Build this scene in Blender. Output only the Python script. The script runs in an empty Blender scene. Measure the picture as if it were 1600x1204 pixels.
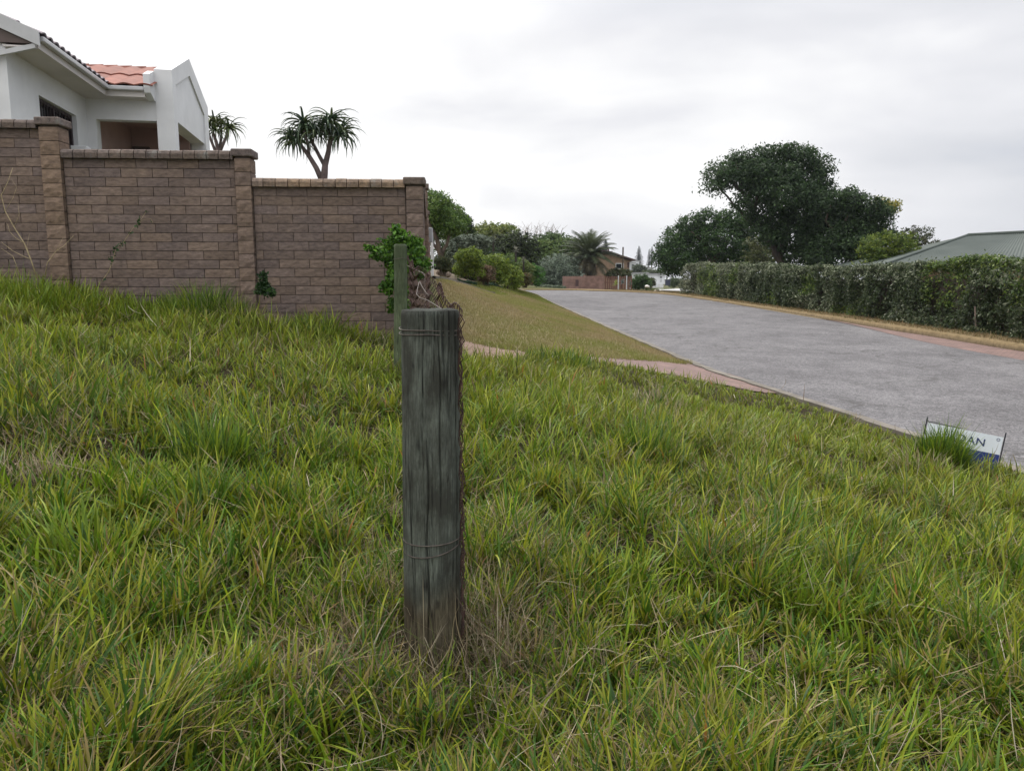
import bpy, math
import numpy as np
from mathutils import Vector
C = bpy.context.scene.collection
R = math.radians
rng = np.random.default_rng(7)

# ------------------------------------------------------------ camera, sky, sun
F = 1209.0; PITCH = R(8.0); SP, CP = math.sin(PITCH), math.cos(PITCH)
cam = bpy.data.objects.new("camera", bpy.data.cameras.new("camera"))
C.objects.link(cam)
cam.data.sensor_width = 36; cam.data.lens = F/1600*36
cam.data.clip_start = 0.05; cam.data.clip_end = 3000
cam.location = (0, 0, 0); cam.rotation_euler = (R(90)-PITCH, 0, 0)
bpy.context.scene.camera = cam

SUN_EL, SUN_AZ = R(48), R(-14)          # azimuth from +Y towards +X
w = bpy.data.worlds.new("World"); bpy.context.scene.world = w; w.use_nodes = True
nt = w.node_tree; N = nt.nodes; L = nt.links
N.clear()
out = N.new("ShaderNodeOutputWorld")
sky = N.new("ShaderNodeTexSky"); sky.sky_type = 'NISHITA'; sky.sun_disc = False
sky.sun_elevation = SUN_EL; sky.sun_rotation = SUN_AZ; sky.dust_density = 3.0; sky.air_density = 1.0
bg1 = N.new("ShaderNodeBackground"); bg1.inputs[1].default_value = 0.05
L.new(sky.outputs[0], bg1.inputs[0])
tc = N.new("ShaderNodeTexCoord")
mp = N.new("ShaderNodeMapping"); mp.inputs['Scale'].default_value = (1.1, 1.1, 3.6); mp.inputs['Location'].default_value = (0.35, 0.1, 0.2)
L.new(tc.outputs['Generated'], mp.inputs[0])
nz = N.new("ShaderNodeTexNoise"); nz.inputs['Scale'].default_value = 1.9; nz.inputs['Detail'].default_value = 5; nz.inputs['Roughness'].default_value = 0.45
nz.inputs['Distortion'].default_value = 0.3
L.new(mp.outputs[0], nz.inputs['Vector'])
sep = N.new("ShaderNodeSeparateXYZ"); L.new(tc.outputs['Generated'], sep.inputs[0])
def wmath(op, a, b=None, clamp=False):
    n = N.new("ShaderNodeMath"); n.operation = op; n.use_clamp = clamp
    for i, v in enumerate((a, b)):
        if v is None: continue
        if isinstance(v, (int, float)): n.inputs[i].default_value = v
        else: L.new(v, n.inputs[i])
    return n.outputs[0]
gx = wmath('MULTIPLY', sep.outputs[0], 1.05)
gs = wmath('ADD', gx, wmath('MULTIPLY', wmath('SUBTRACT', nz.outputs[0], 0.5), 1.9))
ramp = N.new("ShaderNodeValToRGB"); L.new(wmath('ADD', gs, 0.245, True), ramp.inputs[0])
cr = ramp.color_ramp
cr.elements[0].position = 0.24; cr.elements[0].color = (1.10, 1.10, 1.10, 1)
cr.elements[1].position = 1.0; cr.elements[1].color = (0.60, 0.635, 0.715, 1)
e = cr.elements.new(0.50); e.color = (0.90, 0.905, 0.94, 1)
e = cr.elements.new(0.72); e.color = (0.77, 0.785, 0.83, 1)
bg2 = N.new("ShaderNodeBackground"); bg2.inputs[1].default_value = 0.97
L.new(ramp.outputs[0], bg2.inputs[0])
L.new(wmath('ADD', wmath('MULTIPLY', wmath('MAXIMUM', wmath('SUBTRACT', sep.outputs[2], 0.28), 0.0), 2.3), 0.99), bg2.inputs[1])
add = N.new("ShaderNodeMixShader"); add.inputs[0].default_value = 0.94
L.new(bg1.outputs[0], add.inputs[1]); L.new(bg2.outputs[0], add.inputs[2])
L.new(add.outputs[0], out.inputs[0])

sl = bpy.data.lights.new("sun", 'SUN'); sl.energy = 2.0; sl.angle = R(16); sl.color = (1.0, 0.965, 0.91)
so = bpy.data.objects.new("sun", sl); C.objects.link(so)
sd = Vector((math.sin(SUN_AZ)*math.cos(SUN_EL), math.cos(SUN_AZ)*math.cos(SUN_EL), math.sin(SUN_EL)))
so.rotation_euler = sd.to_track_quat('Z', 'Y').to_euler(); so.location = (0, 0, 30)
vs = bpy.context.scene.view_settings
bpy.context.scene.display_settings.display_device = 'sRGB'
vs.view_transform = 'Standard'; vs.look = 'None'; vs.exposure = 0.0; vs.gamma = 1.0; vs.use_curve_mapping = False

# ------------------------------------------------------------ helpers
def rdir(px, py):
    u = (px-800)/F; v = (602-py)/F
    return np.array([u, CP+v*SP, -SP+v*CP])
def at(px, py, Y):
    r = rdir(px, py); return r*(Y/r[1])

def tag(o, label=None, cat=None, group=None, kind=None):
    if label: o['label'] = label
    if cat: o['category'] = cat
    if group: o['group'] = group
    if kind: o['kind'] = kind
    return o
def empty(name, loc, rz=0.0):
    o = bpy.data.objects.new(name, None); C.objects.link(o); o.empty_display_size = 0.2
    o.location = loc; o.rotation_euler = (0, 0, rz); return o
def link(name, me, mat, parent=None):
    o = bpy.data.objects.new(name, me); C.objects.link(o)
    if mat is not None and len(me.materials) == 0: me.materials.append(mat)
    if parent is not None:
        o.parent = parent
        # geometry is given in world coordinates: undo the parent's placement
        p = parent; M = None
        chain = []
        while p is not None: chain.append(p); p = p.parent
        from mathutils import Matrix
        M = Matrix.Identity(4)
        for q in reversed(chain): M = M @ q.matrix_basis
        me.transform(M.inverted())
    return o
def npmesh(name, V, Fq, mat, parent=None, col=None, smooth=False):
    V = np.asarray(V, dtype=np.float32).reshape(-1, 3)
    me = bpy.data.meshes.new(name)
    Fq = np.asarray(Fq, dtype=np.int32); k = Fq.shape[1]
    me.vertices.add(len(V)); me.vertices.foreach_set("co", V.ravel())
    me.loops.add(Fq.size); me.loops.foreach_set("vertex_index", Fq.ravel())
    me.polygons.add(len(Fq)); me.polygons.foreach_set("loop_start", np.arange(0, Fq.size, k, dtype=np.int32))
    if smooth: me.polygons.foreach_set("use_smooth", np.ones(len(Fq), dtype=bool))
    me.update(calc_edges=True)
    if col is not None:
        a = me.color_attributes.new("Col", 'FLOAT_COLOR', 'POINT')
        cc = np.ones((len(V), 4), dtype=np.float32); cc[:, :3] = col
        a.data.foreach_set("color", cc.ravel())
    return link(name, me, mat, parent)
class MB:
    def __init__(s): s.v = []; s.f = []; s.c = []; s.col = (1, 1, 1)
    def add(s, vs_, fs, col=None):
        n = len(s.v); s.v += [tuple(map(float, q)) for q in vs_]
        s.f += [tuple(i+n for i in q) for q in fs]; s.c += [tuple(col or s.col)]*len(vs_)
    def box(s, x0, x1, y0, y1, z0, z1, fr=None, col=None):
        P = [(x, y, z) for z in (z0, z1) for y in (y0, y1) for x in (x0, x1)]
        if fr is not None: P = [fr(*q) for q in P]
        s.add(P, [(0, 2, 3, 1), (4, 5, 7, 6), (0, 1, 5, 4), (2, 6, 7, 3), (0, 4, 6, 2), (1, 3, 7, 5)], col)
    def prism(s, poly, d0, d1, fr, col=None):
        """poly: (p,q) outline extruded along third axis from d0 to d1; fr(p,q,d)->xyz"""
        n = len(poly)
        P = [fr(p, q, d0) for p, q in poly] + [fr(p, q, d1) for p, q in poly]
        s.add(P, [tuple(range(n-1, -1, -1)), tuple(range(n, 2*n))] + [(i, (i+1) % n, n+(i+1) % n, n+i) for i in range(n)], col)
    def tube(s, path, rad, n=8, col=None, cap=True):
        path = [Vector(q) for q in path]; m = len(path)
        if isinstance(rad, (int, float)): rad = [rad]*m
        P = []; up = Vector((0, 0, 1)); a = None
        for i in range(m):
            t = (path[min(i+1, m-1)]-path[max(i-1, 0)]).normalized()
            if a is None:
                a = t.orthogonal().normalized()
            a = (a - t*a.dot(t)).normalized(); b = t.cross(a)
            for k in range(n):
                th = 2*math.pi*k/n; P.append(path[i] + (a*math.cos(th)+b*math.sin(th))*rad[i])
        fs = [(i*n+k, i*n+(k+1) % n, (i+1)*n+(k+1) % n, (i+1)*n+k) for i in range(m-1) for k in range(n)]
        if cap: fs += [tuple(range(n-1, -1, -1)), tuple((m-1)*n+k for k in range(n))]
        s.add(P, fs, col)
    def build(s, name, mat, parent=None, smooth=False, bevel=0):
        me = bpy.data.meshes.new(name); me.from_pydata(s.v, [], s.f); me.update()
        a = me.color_attributes.new("Col", 'FLOAT_COLOR', 'POINT')
        cc = np.ones((len(s.v), 4), dtype=np.float32); cc[:, :3] = np.array(s.c, dtype=np.float32)
        a.data.foreach_set("color", cc.ravel())
        if smooth: me.polygons.foreach_set("use_smooth", np.ones(len(me.polygons), dtype=bool))
        o = link(name, me, mat, parent)
        if bevel:
            b = o.modifiers.new("bevel", 'BEVEL'); b.width = bevel; b.segments = 2; b.limit_method = 'ANGLE'
        return o

def vnoise(x, y, seed=0):
    """smooth value noise, lattice spacing 1, range 0..1"""
    x = np.asarray(x, float); y = np.asarray(y, float)
    xi = np.floor(x).astype(np.int64); yi = np.floor(y).astype(np.int64)
    fx = x-xi; fy = y-yi; fx = fx*fx*(3-2*fx); fy = fy*fy*(3-2*fy)
    def h(a, b):
        n = (a*374761393 + b*668265263 + seed*982451653) & 0xffffffff
        n = ((n ^ (n >> 13))*1274126177) & 0xffffffff
        return ((n ^ (n >> 16)) & 0xffff)/65535.0
    return (h(xi, yi)*(1-fx)+h(xi+1, yi)*fx)*(1-fy)+(h(xi, yi+1)*(1-fx)+h(xi+1, yi+1)*fx)*fy
def sstep(a, b, x):
    t = np.clip((np.asarray(x, float)-a)/(b-a), 0, 1); return t*t*(3-2*t)

# ------------------------------------------------------------ materials
def newmat(name):
    m = bpy.data.materials.new(name); m.use_nodes = True
    return m, m.node_tree.nodes, m.node_tree.links, m.node_tree.nodes["Principled BSDF"]
def mapping(nn, ll, scale=(1, 1, 1), rot=(0, 0, 0), coord='Object'):
    t = nn.new("ShaderNodeTexCoord"); m = nn.new("ShaderNodeMapping")
    m.inputs['Scale'].default_value = scale; m.inputs['Rotation'].default_value = rot
    ll.new(t.outputs[coord], m.inputs[0]); return m.outputs[0]
def noise(nn, ll, vec, scale, detail=4, rough=0.6):
    n = nn.new("ShaderNodeTexNoise"); n.inputs['Scale'].default_value = scale; n.inputs['Detail'].default_value = detail
    n.inputs['Roughness'].default_value = rough
    if vec is not None: ll.new(vec, n.inputs['Vector'])
    return n.outputs[0]
def rampn(nn, ll, fac, stops):
    r = nn.new("ShaderNodeValToRGB"); ll.new(fac, r.inputs[0]); cr = r.color_ramp
    while len(cr.elements) < len(stops): cr.elements.new(0.5)
    for e_, (p, c) in zip(cr.elements, stops): e_.position = p; e_.color = (*c, 1) if len(c) == 3 else c
    return r.outputs[0]
def mixc(nn, ll, fac, a, b, mode='MIX'):
    m = nn.new("ShaderNodeMix"); m.data_type = 'RGBA'; m.blend_type = mode
    for i, v in ((0, fac), (6, a), (7, b)):
        if isinstance(v, (int, float)): m.inputs[i].default_value = v
        elif isinstance(v, tuple): m.inputs[i].default_value = (*v, 1)
        else: ll.new(v, m.inputs[i])
    return m.outputs[2]
def bump(nn, ll, h, strength, dist, bs):
    b = nn.new("ShaderNodeBump"); b.inputs['Strength'].default_value = strength; b.inputs['Distance'].default_value = dist
    ll.new(h, b.inputs['Height']); ll.new(b.outputs[0], bs.inputs['Normal'])
def vcol(nn):
    a = nn.new("ShaderNodeAttribute"); a.attribute_name = "Col"; return a.outputs[0]

def leaf_material(name, rough=0.55, trans=0.35, spec=0.3):
    m, n, l, bs = newmat(name)
    c = vcol(n); l.new(c, bs.inputs['Base Color']); bs.inputs['Roughness'].default_value = rough
    bs.inputs['Specular IOR Level'].default_value = spec
    t = n.new("ShaderNodeBsdfTranslucent"); l.new(c, t.inputs[0])
    mx = n.new("ShaderNodeMixShader"); mx.inputs[0].default_value = trans
    l.new(bs.outputs[0], mx.inputs[1]); l.new(t.outputs[0], mx.inputs[2])
    l.new(mx.outputs[0], n["Material Output"].inputs[0]); return m
M = {}
M['leaf'] = leaf_material('leaf')
M['blade'] = leaf_material('blade', 0.5, 0.27, 0.30)

def simple(name, col, rough=0.7, var=0.12, nscale=3.0, bstr=0.0, bscale=40, bdist=0.004, metal=0.0, stretch=(1, 1, 1), usecol=False, spec=0.4):
    m, n, l, bs = newmat(name)
    v = mapping(n, l, stretch)
    f = noise(n, l, v, nscale, 6, 0.6)
    lo = tuple(max(0, c*(1-var*2)) for c in col); hi = tuple(min(1, c*(1+var*2)) for c in col)
    c = rampn(n, l, f, [(0.3, lo), (0.7, hi)])
    if usecol: c = mixc(n, l, 1.0, c, vcol(n), 'MULTIPLY')
    l.new(c, bs.inputs['Base Color']); bs.inputs['Roughness'].default_value = rough; bs.inputs['Metallic'].default_value = metal
    bs.inputs['Specular IOR Level'].default_value = spec
    if bstr: bump(n, l, noise(n, l, v, bscale, 6, 0.65), bstr, bdist, bs)
    M[name] = m; return m
simple('bark', (0.10, 0.075, 0.055), 0.9, 0.25, 6, 0.8, 25, 0.02, stretch=(1, 1, 0.3))
simple('pale_bark', (0.22, 0.17, 0.14), 0.85, 0.2, 8, 0.6, 30, 0.01)
simple('white_paint', (0.70, 0.70, 0.70), 0.75, 0.05, 1.2, 0.25, 60, 0.003)
simple('soffit_paint', (0.60, 0.56, 0.53), 0.8, 0.04, 1.5)
simple('gutter_paint', (0.50, 0.50, 0.50), 0.35, 0.06, 2.0)
simple('porch_plaster', (0.42, 0.29, 0.26), 0.85, 0.05, 2)
simple('dark_door', (0.10, 0.07, 0.06), 0.5, 0.1, 3)
simple('window_frame', (0.035, 0.02, 0.022), 0.5, 0.1, 8)
simple('grey_metal', (0.3, 0.3, 0.31), 0.5, 0.1, 6)
simple('black_plastic', (0.02, 0.022, 0.03), 0.4, 0.15, 6)
simple('dark_bin', (0.025, 0.032, 0.06), 0.45, 0.15, 6)
simple('wood_gate', (0.15, 0.07, 0.05), 0.7, 0.2, 10, 0.4, 30, 0.004, stretch=(4, 4, 0.5))
simple('white_board', (0.66, 0.70, 0.74), 0.4, 0.03, 6)
simple('blue_board', (0.012, 0.03, 0.16), 0.4, 0.05, 6)
simple('ink', (0.02, 0.035, 0.12), 0.5, 0.02, 6)
simple('concrete_kerb', (0.165, 0.145, 0.12), 0.9, 0.22, 2.5, 0.7, 70, 0.006)
simple('stone', (0.30, 0.28, 0.26), 0.9, 0.25, 5, 0.6, 20, 0.01, usecol=True)
simple('pale_concrete', (0.42, 0.41, 0.40), 0.9, 0.12, 1.0, 0.3, 40, 0.004)
simple('far_white', (0.62, 0.63, 0.65), 0.8, 0.05, 0.5, usecol=True)
simple('dry_stem', (0.34, 0.27, 0.15), 0.8, 0.2, 20)
simple('galvanised', (0.10, 0.082, 0.07), 0.6, 0.3, 40, metal=0.3)

m, n, l, bs = newmat('glass_dark'); bs.inputs['Base Color'].default_value = (0.02, 0.023, 0.028, 1); bs.inputs['Roughness'].default_value = 0.08; M['glass'] = m

# rust
m, n, l, bs = newmat('rusty_wire'); v = mapping(n, l)
l.new(rampn(n, l, noise(n, l, v, 35, 4), [(0.3, (0.018, 0.009, 0.007)), (0.55, (0.048, 0.022, 0.016)), (0.8, (0.10, 0.05, 0.035))]), bs.inputs['Base Color'])
bs.inputs['Roughness'].default_value = 0.9; M['rust'] = m

# asphalt
m, n, l, bs = newmat('asphalt'); v = mapping(n, l)
big = noise(n, l, v, 0.35, 5, 0.6); med = noise(n, l, mapping(n, l, (1, 0.6, 1)), 1.6, 9, 0.75)
base = rampn(n, l, big, [(0.3, (0.108, 0.102, 0.106)), (0.7, (0.155, 0.148, 0.151))])
base = mixc(n, l, 0.9, base, rampn(n, l, med, [(0.3, (0.36, 0.36, 0.36)), (0.62, (0.62, 0.62, 0.62))]), 'OVERLAY')
vor = n.new("ShaderNodeTexVoronoi"); vor.inputs['Scale'].default_value = 75; l.new(v, vor.inputs['Vector'])
sp_ = rampn(n, l, vor.outputs['Color'], [(0.1, (0.22, 0.22, 0.22)), (0.5, (0.5, 0.5, 0.5)), (0.93, (0.80, 0.80, 0.79))])
base = mixc(n, l, 0.75, base, sp_, 'OVERLAY')
vor2 = n.new("ShaderNodeTexVoronoi"); vor2.inputs['Scale'].default_value = 30; l.new(v, vor2.inputs['Vector'])
base = mixc(n, l, 0.45, base, rampn(n, l, vor2.outputs['Color'], [(0.1, (0.25, 0.25, 0.25)), (0.9, (0.75, 0.75, 0.74))]), 'OVERLAY')
vc = n.new("ShaderNodeTexVoronoi"); vc.feature = 'DISTANCE_TO_EDGE'; vc.inputs['Scale'].default_value = 0.42
wv = n.new("ShaderNodeMix"); wv.data_type = 'VECTOR'; wv.inputs[0].default_value = 0.16
l.new(v, wv.inputs[4]); nn2 = n.new("ShaderNodeTexNoise"); nn2.inputs['Scale'].default_value = 1.7; nn2.inputs['Detail'].default_value = 6; l.new(v, nn2.inputs['Vector'])
vm = n.new("ShaderNodeVectorMath"); vm.operation = 'SCALE'; vm.inputs['Scale'].default_value = 6.0; l.new(nn2.outputs['Color'], vm.inputs[0])
l.new(vm.outputs[0], wv.inputs[5]); l.new(wv.outputs[1], vc.inputs['Vector'])
crk = rampn(n, l, vc.outputs[0], [(0.0, (1, 1, 1)), (0.018, (0, 0, 0))])
msk = rampn(n, l, noise(n, l, v, 0.5, 3), [(0.45, (0, 0, 0)), (0.56, (0.85, 0.85, 0.85))])
base = mixc(n, l, mixc(n, l, 1.0, crk, msk, 'MULTIPLY'), base, (0.07, 0.066, 0.064))
wisp = rampn(n, l, noise(n, l, mapping(n, l, (1.0, 2.2, 1), (0, 0, R(8))), 4.5, 9, 0.72), [(0.54, (0, 0, 0)), (0.66, (0.7, 0.7, 0.7))])
base = mixc(n, l, wisp, base, (0.075, 0.070, 0.072))
l.new(base, bs.inputs['Base Color']); bs.inputs['Roughness'].default_value = 0.92; bs.inputs['Specular IOR Level'].default_value = 0.25
bump(n, l, vor.outputs['Distance'], 0.7, 0.006, bs); M['asphalt'] = m

# ground under everything (colours by what lies there)
m, n, l, bs = newmat('ground'); v = mapping(n, l)
c = mixc(n, l, 0.8, vcol(n), rampn(n, l, noise(n, l, v, 9, 8, 0.7), [(0.3, (0.25, 0.25, 0.25)), (0.7, (0.72, 0.72, 0.72))]), 'OVERLAY')
l.new(c, bs.inputs['Base Color']); bs.inputs['Roughness'].default_value = 1.0; bs.inputs['Specular IOR Level'].default_value = 0.1
bump(n, l, noise(n, l, v, 30, 8, 0.7), 0.8, 0.02, bs); M['ground'] = m

# clay pavers
m, n, l, bs = newmat('clay_pavers'); v = mapping(n, l, rot=(0, 0, R(38)))
bt = n.new("ShaderNodeTexBrick"); l.new(v, bt.inputs['Vector']); bt.inputs['Scale'].default_value = 1.0
bt.inputs['Brick Width'].default_value = 0.22; bt.inputs['Row Height'].default_value = 0.11; bt.inputs['Mortar Size'].default_value = 0.006
bt.inputs['Color1'].default_value = (0.215, 0.135, 0.118, 1); bt.inputs['Color2'].default_value = (0.16, 0.102, 0.090, 1); bt.inputs['Mortar'].default_value = (0.075, 0.06, 0.05, 1)
c = mixc(n, l, 0.7, bt.outputs[0], rampn(n, l, noise(n, l, v, 2.5, 7, 0.7), [(0.3, (0.32, 0.32, 0.32)), (0.7, (0.66, 0.64, 0.62))]), 'OVERLAY')
l.new(c, bs.inputs['Base Color']); bs.inputs['Roughness'].default_value = 0.9; bump(n, l, bt.outputs['Fac'], -0.6, 0.01, bs); M['pavers'] = m

# split-face wall brick
m, n, l, bs = newmat('split_face_brick'); v = mapping(n, l)
vst = mapping(n, l, (1, 1, 2.6))
n1 = noise(n, l, vst, 16, 8, 0.72); n2 = noise(n, l, v, 1.6, 5, 0.6)
c = mixc(n, l, 0.75, vcol(n), rampn(n, l, n1, [(0.32, (0.27, 0.27, 0.28)), (0.66, (0.72, 0.71, 0.69))]), 'OVERLAY')
c = mixc(n, l, 0.35, c, rampn(n, l, n2, [(0.35, (0.35, 0.34, 0.36)), (0.65, (0.6, 0.57, 0.53))]), 'OVERLAY')
l.new(c, bs.inputs['Base Color']); bs.inputs['Roughness'].default_value = 0.95; bs.inputs['Specular IOR Level'].default_value = 0.15
bump(n, l, n1, 0.7, 0.008, bs); M['brick'] = m
simple('mortar', (0.095, 0.075, 0.064), 0.95, 0.15, 8, 0.5, 60, 0.003)
# coping: darker, lichen
m, n, l, bs = newmat('coping_brick'); v = mapping(n, l)
n1 = noise(n, l, v, 22, 8, 0.75)
c = mixc(n, l, 0.9, vcol(n), rampn(n, l, n1, [(0.32, (0.2, 0.2, 0.2)), (0.66, (0.76, 0.75, 0.72))]), 'OVERLAY')
c = mixc(n, l, rampn(n, l, noise(n, l, v, 7, 6, 0.7), [(0.56, (0, 0, 0)), (0.68, (0.55, 0.55, 0.55))]), c, (0.25, 0.25, 0.23))
l.new(c, bs.inputs['Base Color']); bs.inputs['Roughness'].default_value = 0.95; bump(n, l, n1, 0.9, 0.02, bs); M['coping'] = m

# weathered treated pine
def wood(name, tint, dark):
    m, n, l, bs = newmat(name)
    v = mapping(n, l, (10, 10, 1.8)); vf = mapping(n, l, (95, 95, 5.0)); vb = mapping(n, l, (1, 1, 1))
    g = noise(n, l, v, 3.0, 8, 0.7); gf = noise(n, l, vf, 3.0, 6, 0.75); b_ = noise(n, l, mapping(n, l, (1.6, 1.6, .7)), 6, 7, 0.65)
    c = rampn(n, l, g, [(0.25, tuple(q*0.62 for q in tint)), (0.5, tint), (0.75, tuple(q*1.35 for q in tint))])
    c = mixc(n, l, 0.9, c, rampn(n, l, gf, [(0.3, (0.10, 0.10, 0.10)), (0.7, (0.82, 0.82, 0.82))]), 'OVERLAY')
    c = mixc(n, l, rampn(n, l, b_, [(0.42, (0, 0, 0)), (0.60, (0.9, 0.9, 0.9))]), c, dark)
    # dark drying cracks
    k = noise(n, l, mapping(n, l, (11, 11, 0.22)), 2.2, 3, 0.5)
    ck = rampn(n, l, k, [(0.4935, (0, 0, 0)), (0.5, (.9, .9, .9)), (0.5065, (0, 0, 0))])
    c = mixc(n, l, ck, c, (0.018, 0.018, 0.016))
    c = mixc(n, l, 1.0, c, vcol(n), 'MULTIPLY')
    l.new(c, bs.inputs['Base Color']); bs.inputs['Roughness'].default_value = 0.9; bs.inputs['Specular IOR Level'].default_value = 0.2
    h = mixc(n, l, 0.5, g, gf); h = mixc(n, l, ck, h, (0, 0, 0))
    bump(n, l, h, 0.9, 0.008, bs); M[name] = m
wood('weathered_pole', (0.124, 0.138, 0.115), (0.042, 0.042, 0.034))
wood('greenish_pole', (0.12, 0.145, 0.085), (0.065, 0.085, 0.045))

# red roof tiles and green sheeting
simple('red_tiles', (0.24, 0.085, 0.058), 0.8, 0.12, 3.0, 0.3, 40, 0.004, usecol=True)
simple('grey_tile_edge', (0.27, 0.23, 0.25), 0.8, 0.1, 5)
m, n, l, bs = newmat('green_sheeting'); v = mapping(n, l)
l.new(rampn(n, l, noise(n, l, v, 0.8, 6, 0.6), [(0.3, (0.040, 0.054, 0.044)), (0.7, (0.068, 0.083, 0.070))]), bs.inputs['Base Color'])
bs.inputs['Roughness'].default_value = 0.7; M['green_roof'] = m
# ------------------------------------------------------------ terrain
def road_z(y):
    y = np.asarray(y, float)
    z = -1.82+0.012*y
    return np.where(y < 54, z, np.where(y > 66, -1.10-0.002*(y-66), -1.172+0.072*sstep(54, 66, y)))
LP = np.array([(6.4, -20), (5.3, 0), (4.64, 6.8), (3.93, 11.75), (3.55, 14.5), (2.95, 25), (2.25, 39), (1.75, 50), (1.6, 55), (0.9, 59), (-3, 61.2), (-40, 62)], float)
RP = np.array([(12.2, -20), (11.9, -5), (11.5, 8), (11.3, 17), (11.2, 26), (11.2, 36), (11.0, 46), (10.5, 53), (9.2, 58.5), (6.6, 62), (0, 65.5), (-40, 70)], float)
def resample(P, k=16):
    out_ = []
    for i in range(len(P)-1):
        p0 = P[max(i-1, 0)]; p1 = P[i]; p2 = P[i+1]; p3 = P[min(i+2, len(P)-1)]
        for t in np.arange(k)/k:
            out_.append(0.5*((2*p1)+(-p0+p2)*t+(2*p0-5*p1+4*p2-p3)*t*t+(-p0+3*p1-3*p2+p3)*t**3))
    out_.append(P[-1]); return np.array(out_)
LPs, RPs = resample(LP), resample(RP)
def xl(y): return np.interp(y, LPs[:150, 1], LPs[:150, 0])
def poly_in(px, py, poly):
    px = np.asarray(px, float); py = np.asarray(py, float); inside = np.zeros(px.shape, bool)
    n_ = len(poly)
    for i in range(n_):
        x1, y1 = poly[i]; x2, y2 = poly[(i+1) % n_]
        if y1 == y2: continue
        c_ = ((y1 > py) != (y2 > py)) & (px < (x2-x1)*(py-y1)/(y2-y1)+x1)
        inside ^= c_
    return inside
def line_dist(px, py, P):
    px = np.asarray(px, float); py = np.asarray(py, float); d = np.full(px.shape, 1e9)
    for i in range(len(P)-1):
        a_ = P[i]; b_ = P[i+1]; ab = b_-a_; q = max(ab@ab, 1e-9)
        t = np.clip(((px-a_[0])*ab[0]+(py-a_[1])*ab[1])/q, 0, 1)
        d = np.minimum(d, np.hypot(px-a_[0]-t*ab[0], py-a_[1]-t*ab[1]))
    return d
ROADPOLY = [tuple(q) for q in LPs[::4]] + [tuple(q) for q in RPs[::-4]]
def road_sd(x, y):
    """signed distance to the road, negative inside"""
    d = np.minimum(line_dist(x, y, LPs[::4]), line_dist(x, y, RPs[::4]))
    return np.where(poly_in(x, y, ROADPOLY), -d, d)

CPT = [(0, 0, -1.50), (-.25, 2.45, -1.30), (-1.3, 1.8, -1.22), (1.6, 2.2, -1.50), (-3, 1.5, -.98), (-5, 0, -.85), (0, -4, -1.7), (-5, -4, -1.1), (-10, 0, -.3),
       (-.9, 6.3, -.80), (-5, 7.7, -.09), (-3, 7.8, -.40), (-1.3, 7.9, -.69), (-8, 7.6, .2), (-6, 4, -.5), (-3, 4.6, -.72), (1, 6, -1.22), (3, 6, -1.58), (1.8, 4, -1.45), (3, 3, -1.62),
       (.2, 8.5, -1.10), (2, 9, -1.50), (2.6, 10.5, -1.56), (.4, 10.7, -1.11), (1.2, 11.0, -1.24), (-.8, 9.5, -1.02), (-.4, 12, -1.10), (1.5, 13, -1.40), (-.9, 14, -.92), (-1.5, 17, -.50), (0, 17, -.93), (1.6, 17, -1.30),
       (-2.0, 21.5, -.05), (-.3, 22, -.65), (1.2, 24, -1.12), (-.67, 27, -.61), (-2.2, 25, -.05), (-1, 31, -.30), (.6, 33, -.95), (-2, 34, -.05), (0, 40, -.62), (-4, 30, .3), (-3, 42, .2), (-1.5, 48, -.3), (0, 52, -.85), (-5, 52, .1), (-12, 45, 1.0),
       (-3, 10.5, -.1), (-6, 14, .6), (-4, 16, .5), (-8, 20, 1.3), (-15, 18, 1.7), (-10, 30, 1.4),
       (13, 0, -1.75), (13, 20, -1.62), (13, 40, -1.4), (13, 55, -1.2), (25, 10, -2.2), (25, 40, -1.9), (20, 60, -1.6), (1.5, 74, -.80), (6, 73, -1.15), (10, 75, -1.15), (-3, 70, -.5), (14, 80, -1.3), (5, 100, -1.3), (20, 110, -1.4), (-20, 80, -.6), (-20, 110, -1), (40, 80, -2)]
for yy in (-8, -1, 6.8, 14.5, 22, 30, 38, 46):
    i = np.argmin(abs(LPs[:150, 1]-yy)); CPT.append((LPs[i, 0], LPs[i, 1], float(road_z(yy))))
    i = np.argmin(abs(RPs[:120, 1]-yy)); CPT.append((RPs[i, 0], RPs[i, 1], float(road_z(yy))))
CPT = np.array(CPT, float)
def _U(r2): return np.where(r2 > 1e-12, 0.5*r2*np.log(np.maximum(r2, 1e-12)), 0)
_X = CPT[:, :2]; _n = len(CPT)
_K = _U(((_X[:, None]-_X[None])**2).sum(-1)) + np.eye(_n)*0.05
_P = np.c_[np.ones(_n), _X]
_A = np.block([[_K, _P], [_P.T, np.zeros((3, 3))]])
_W = np.linalg.solve(_A, np.r_[CPT[:, 2], 0, 0, 0])
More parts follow.
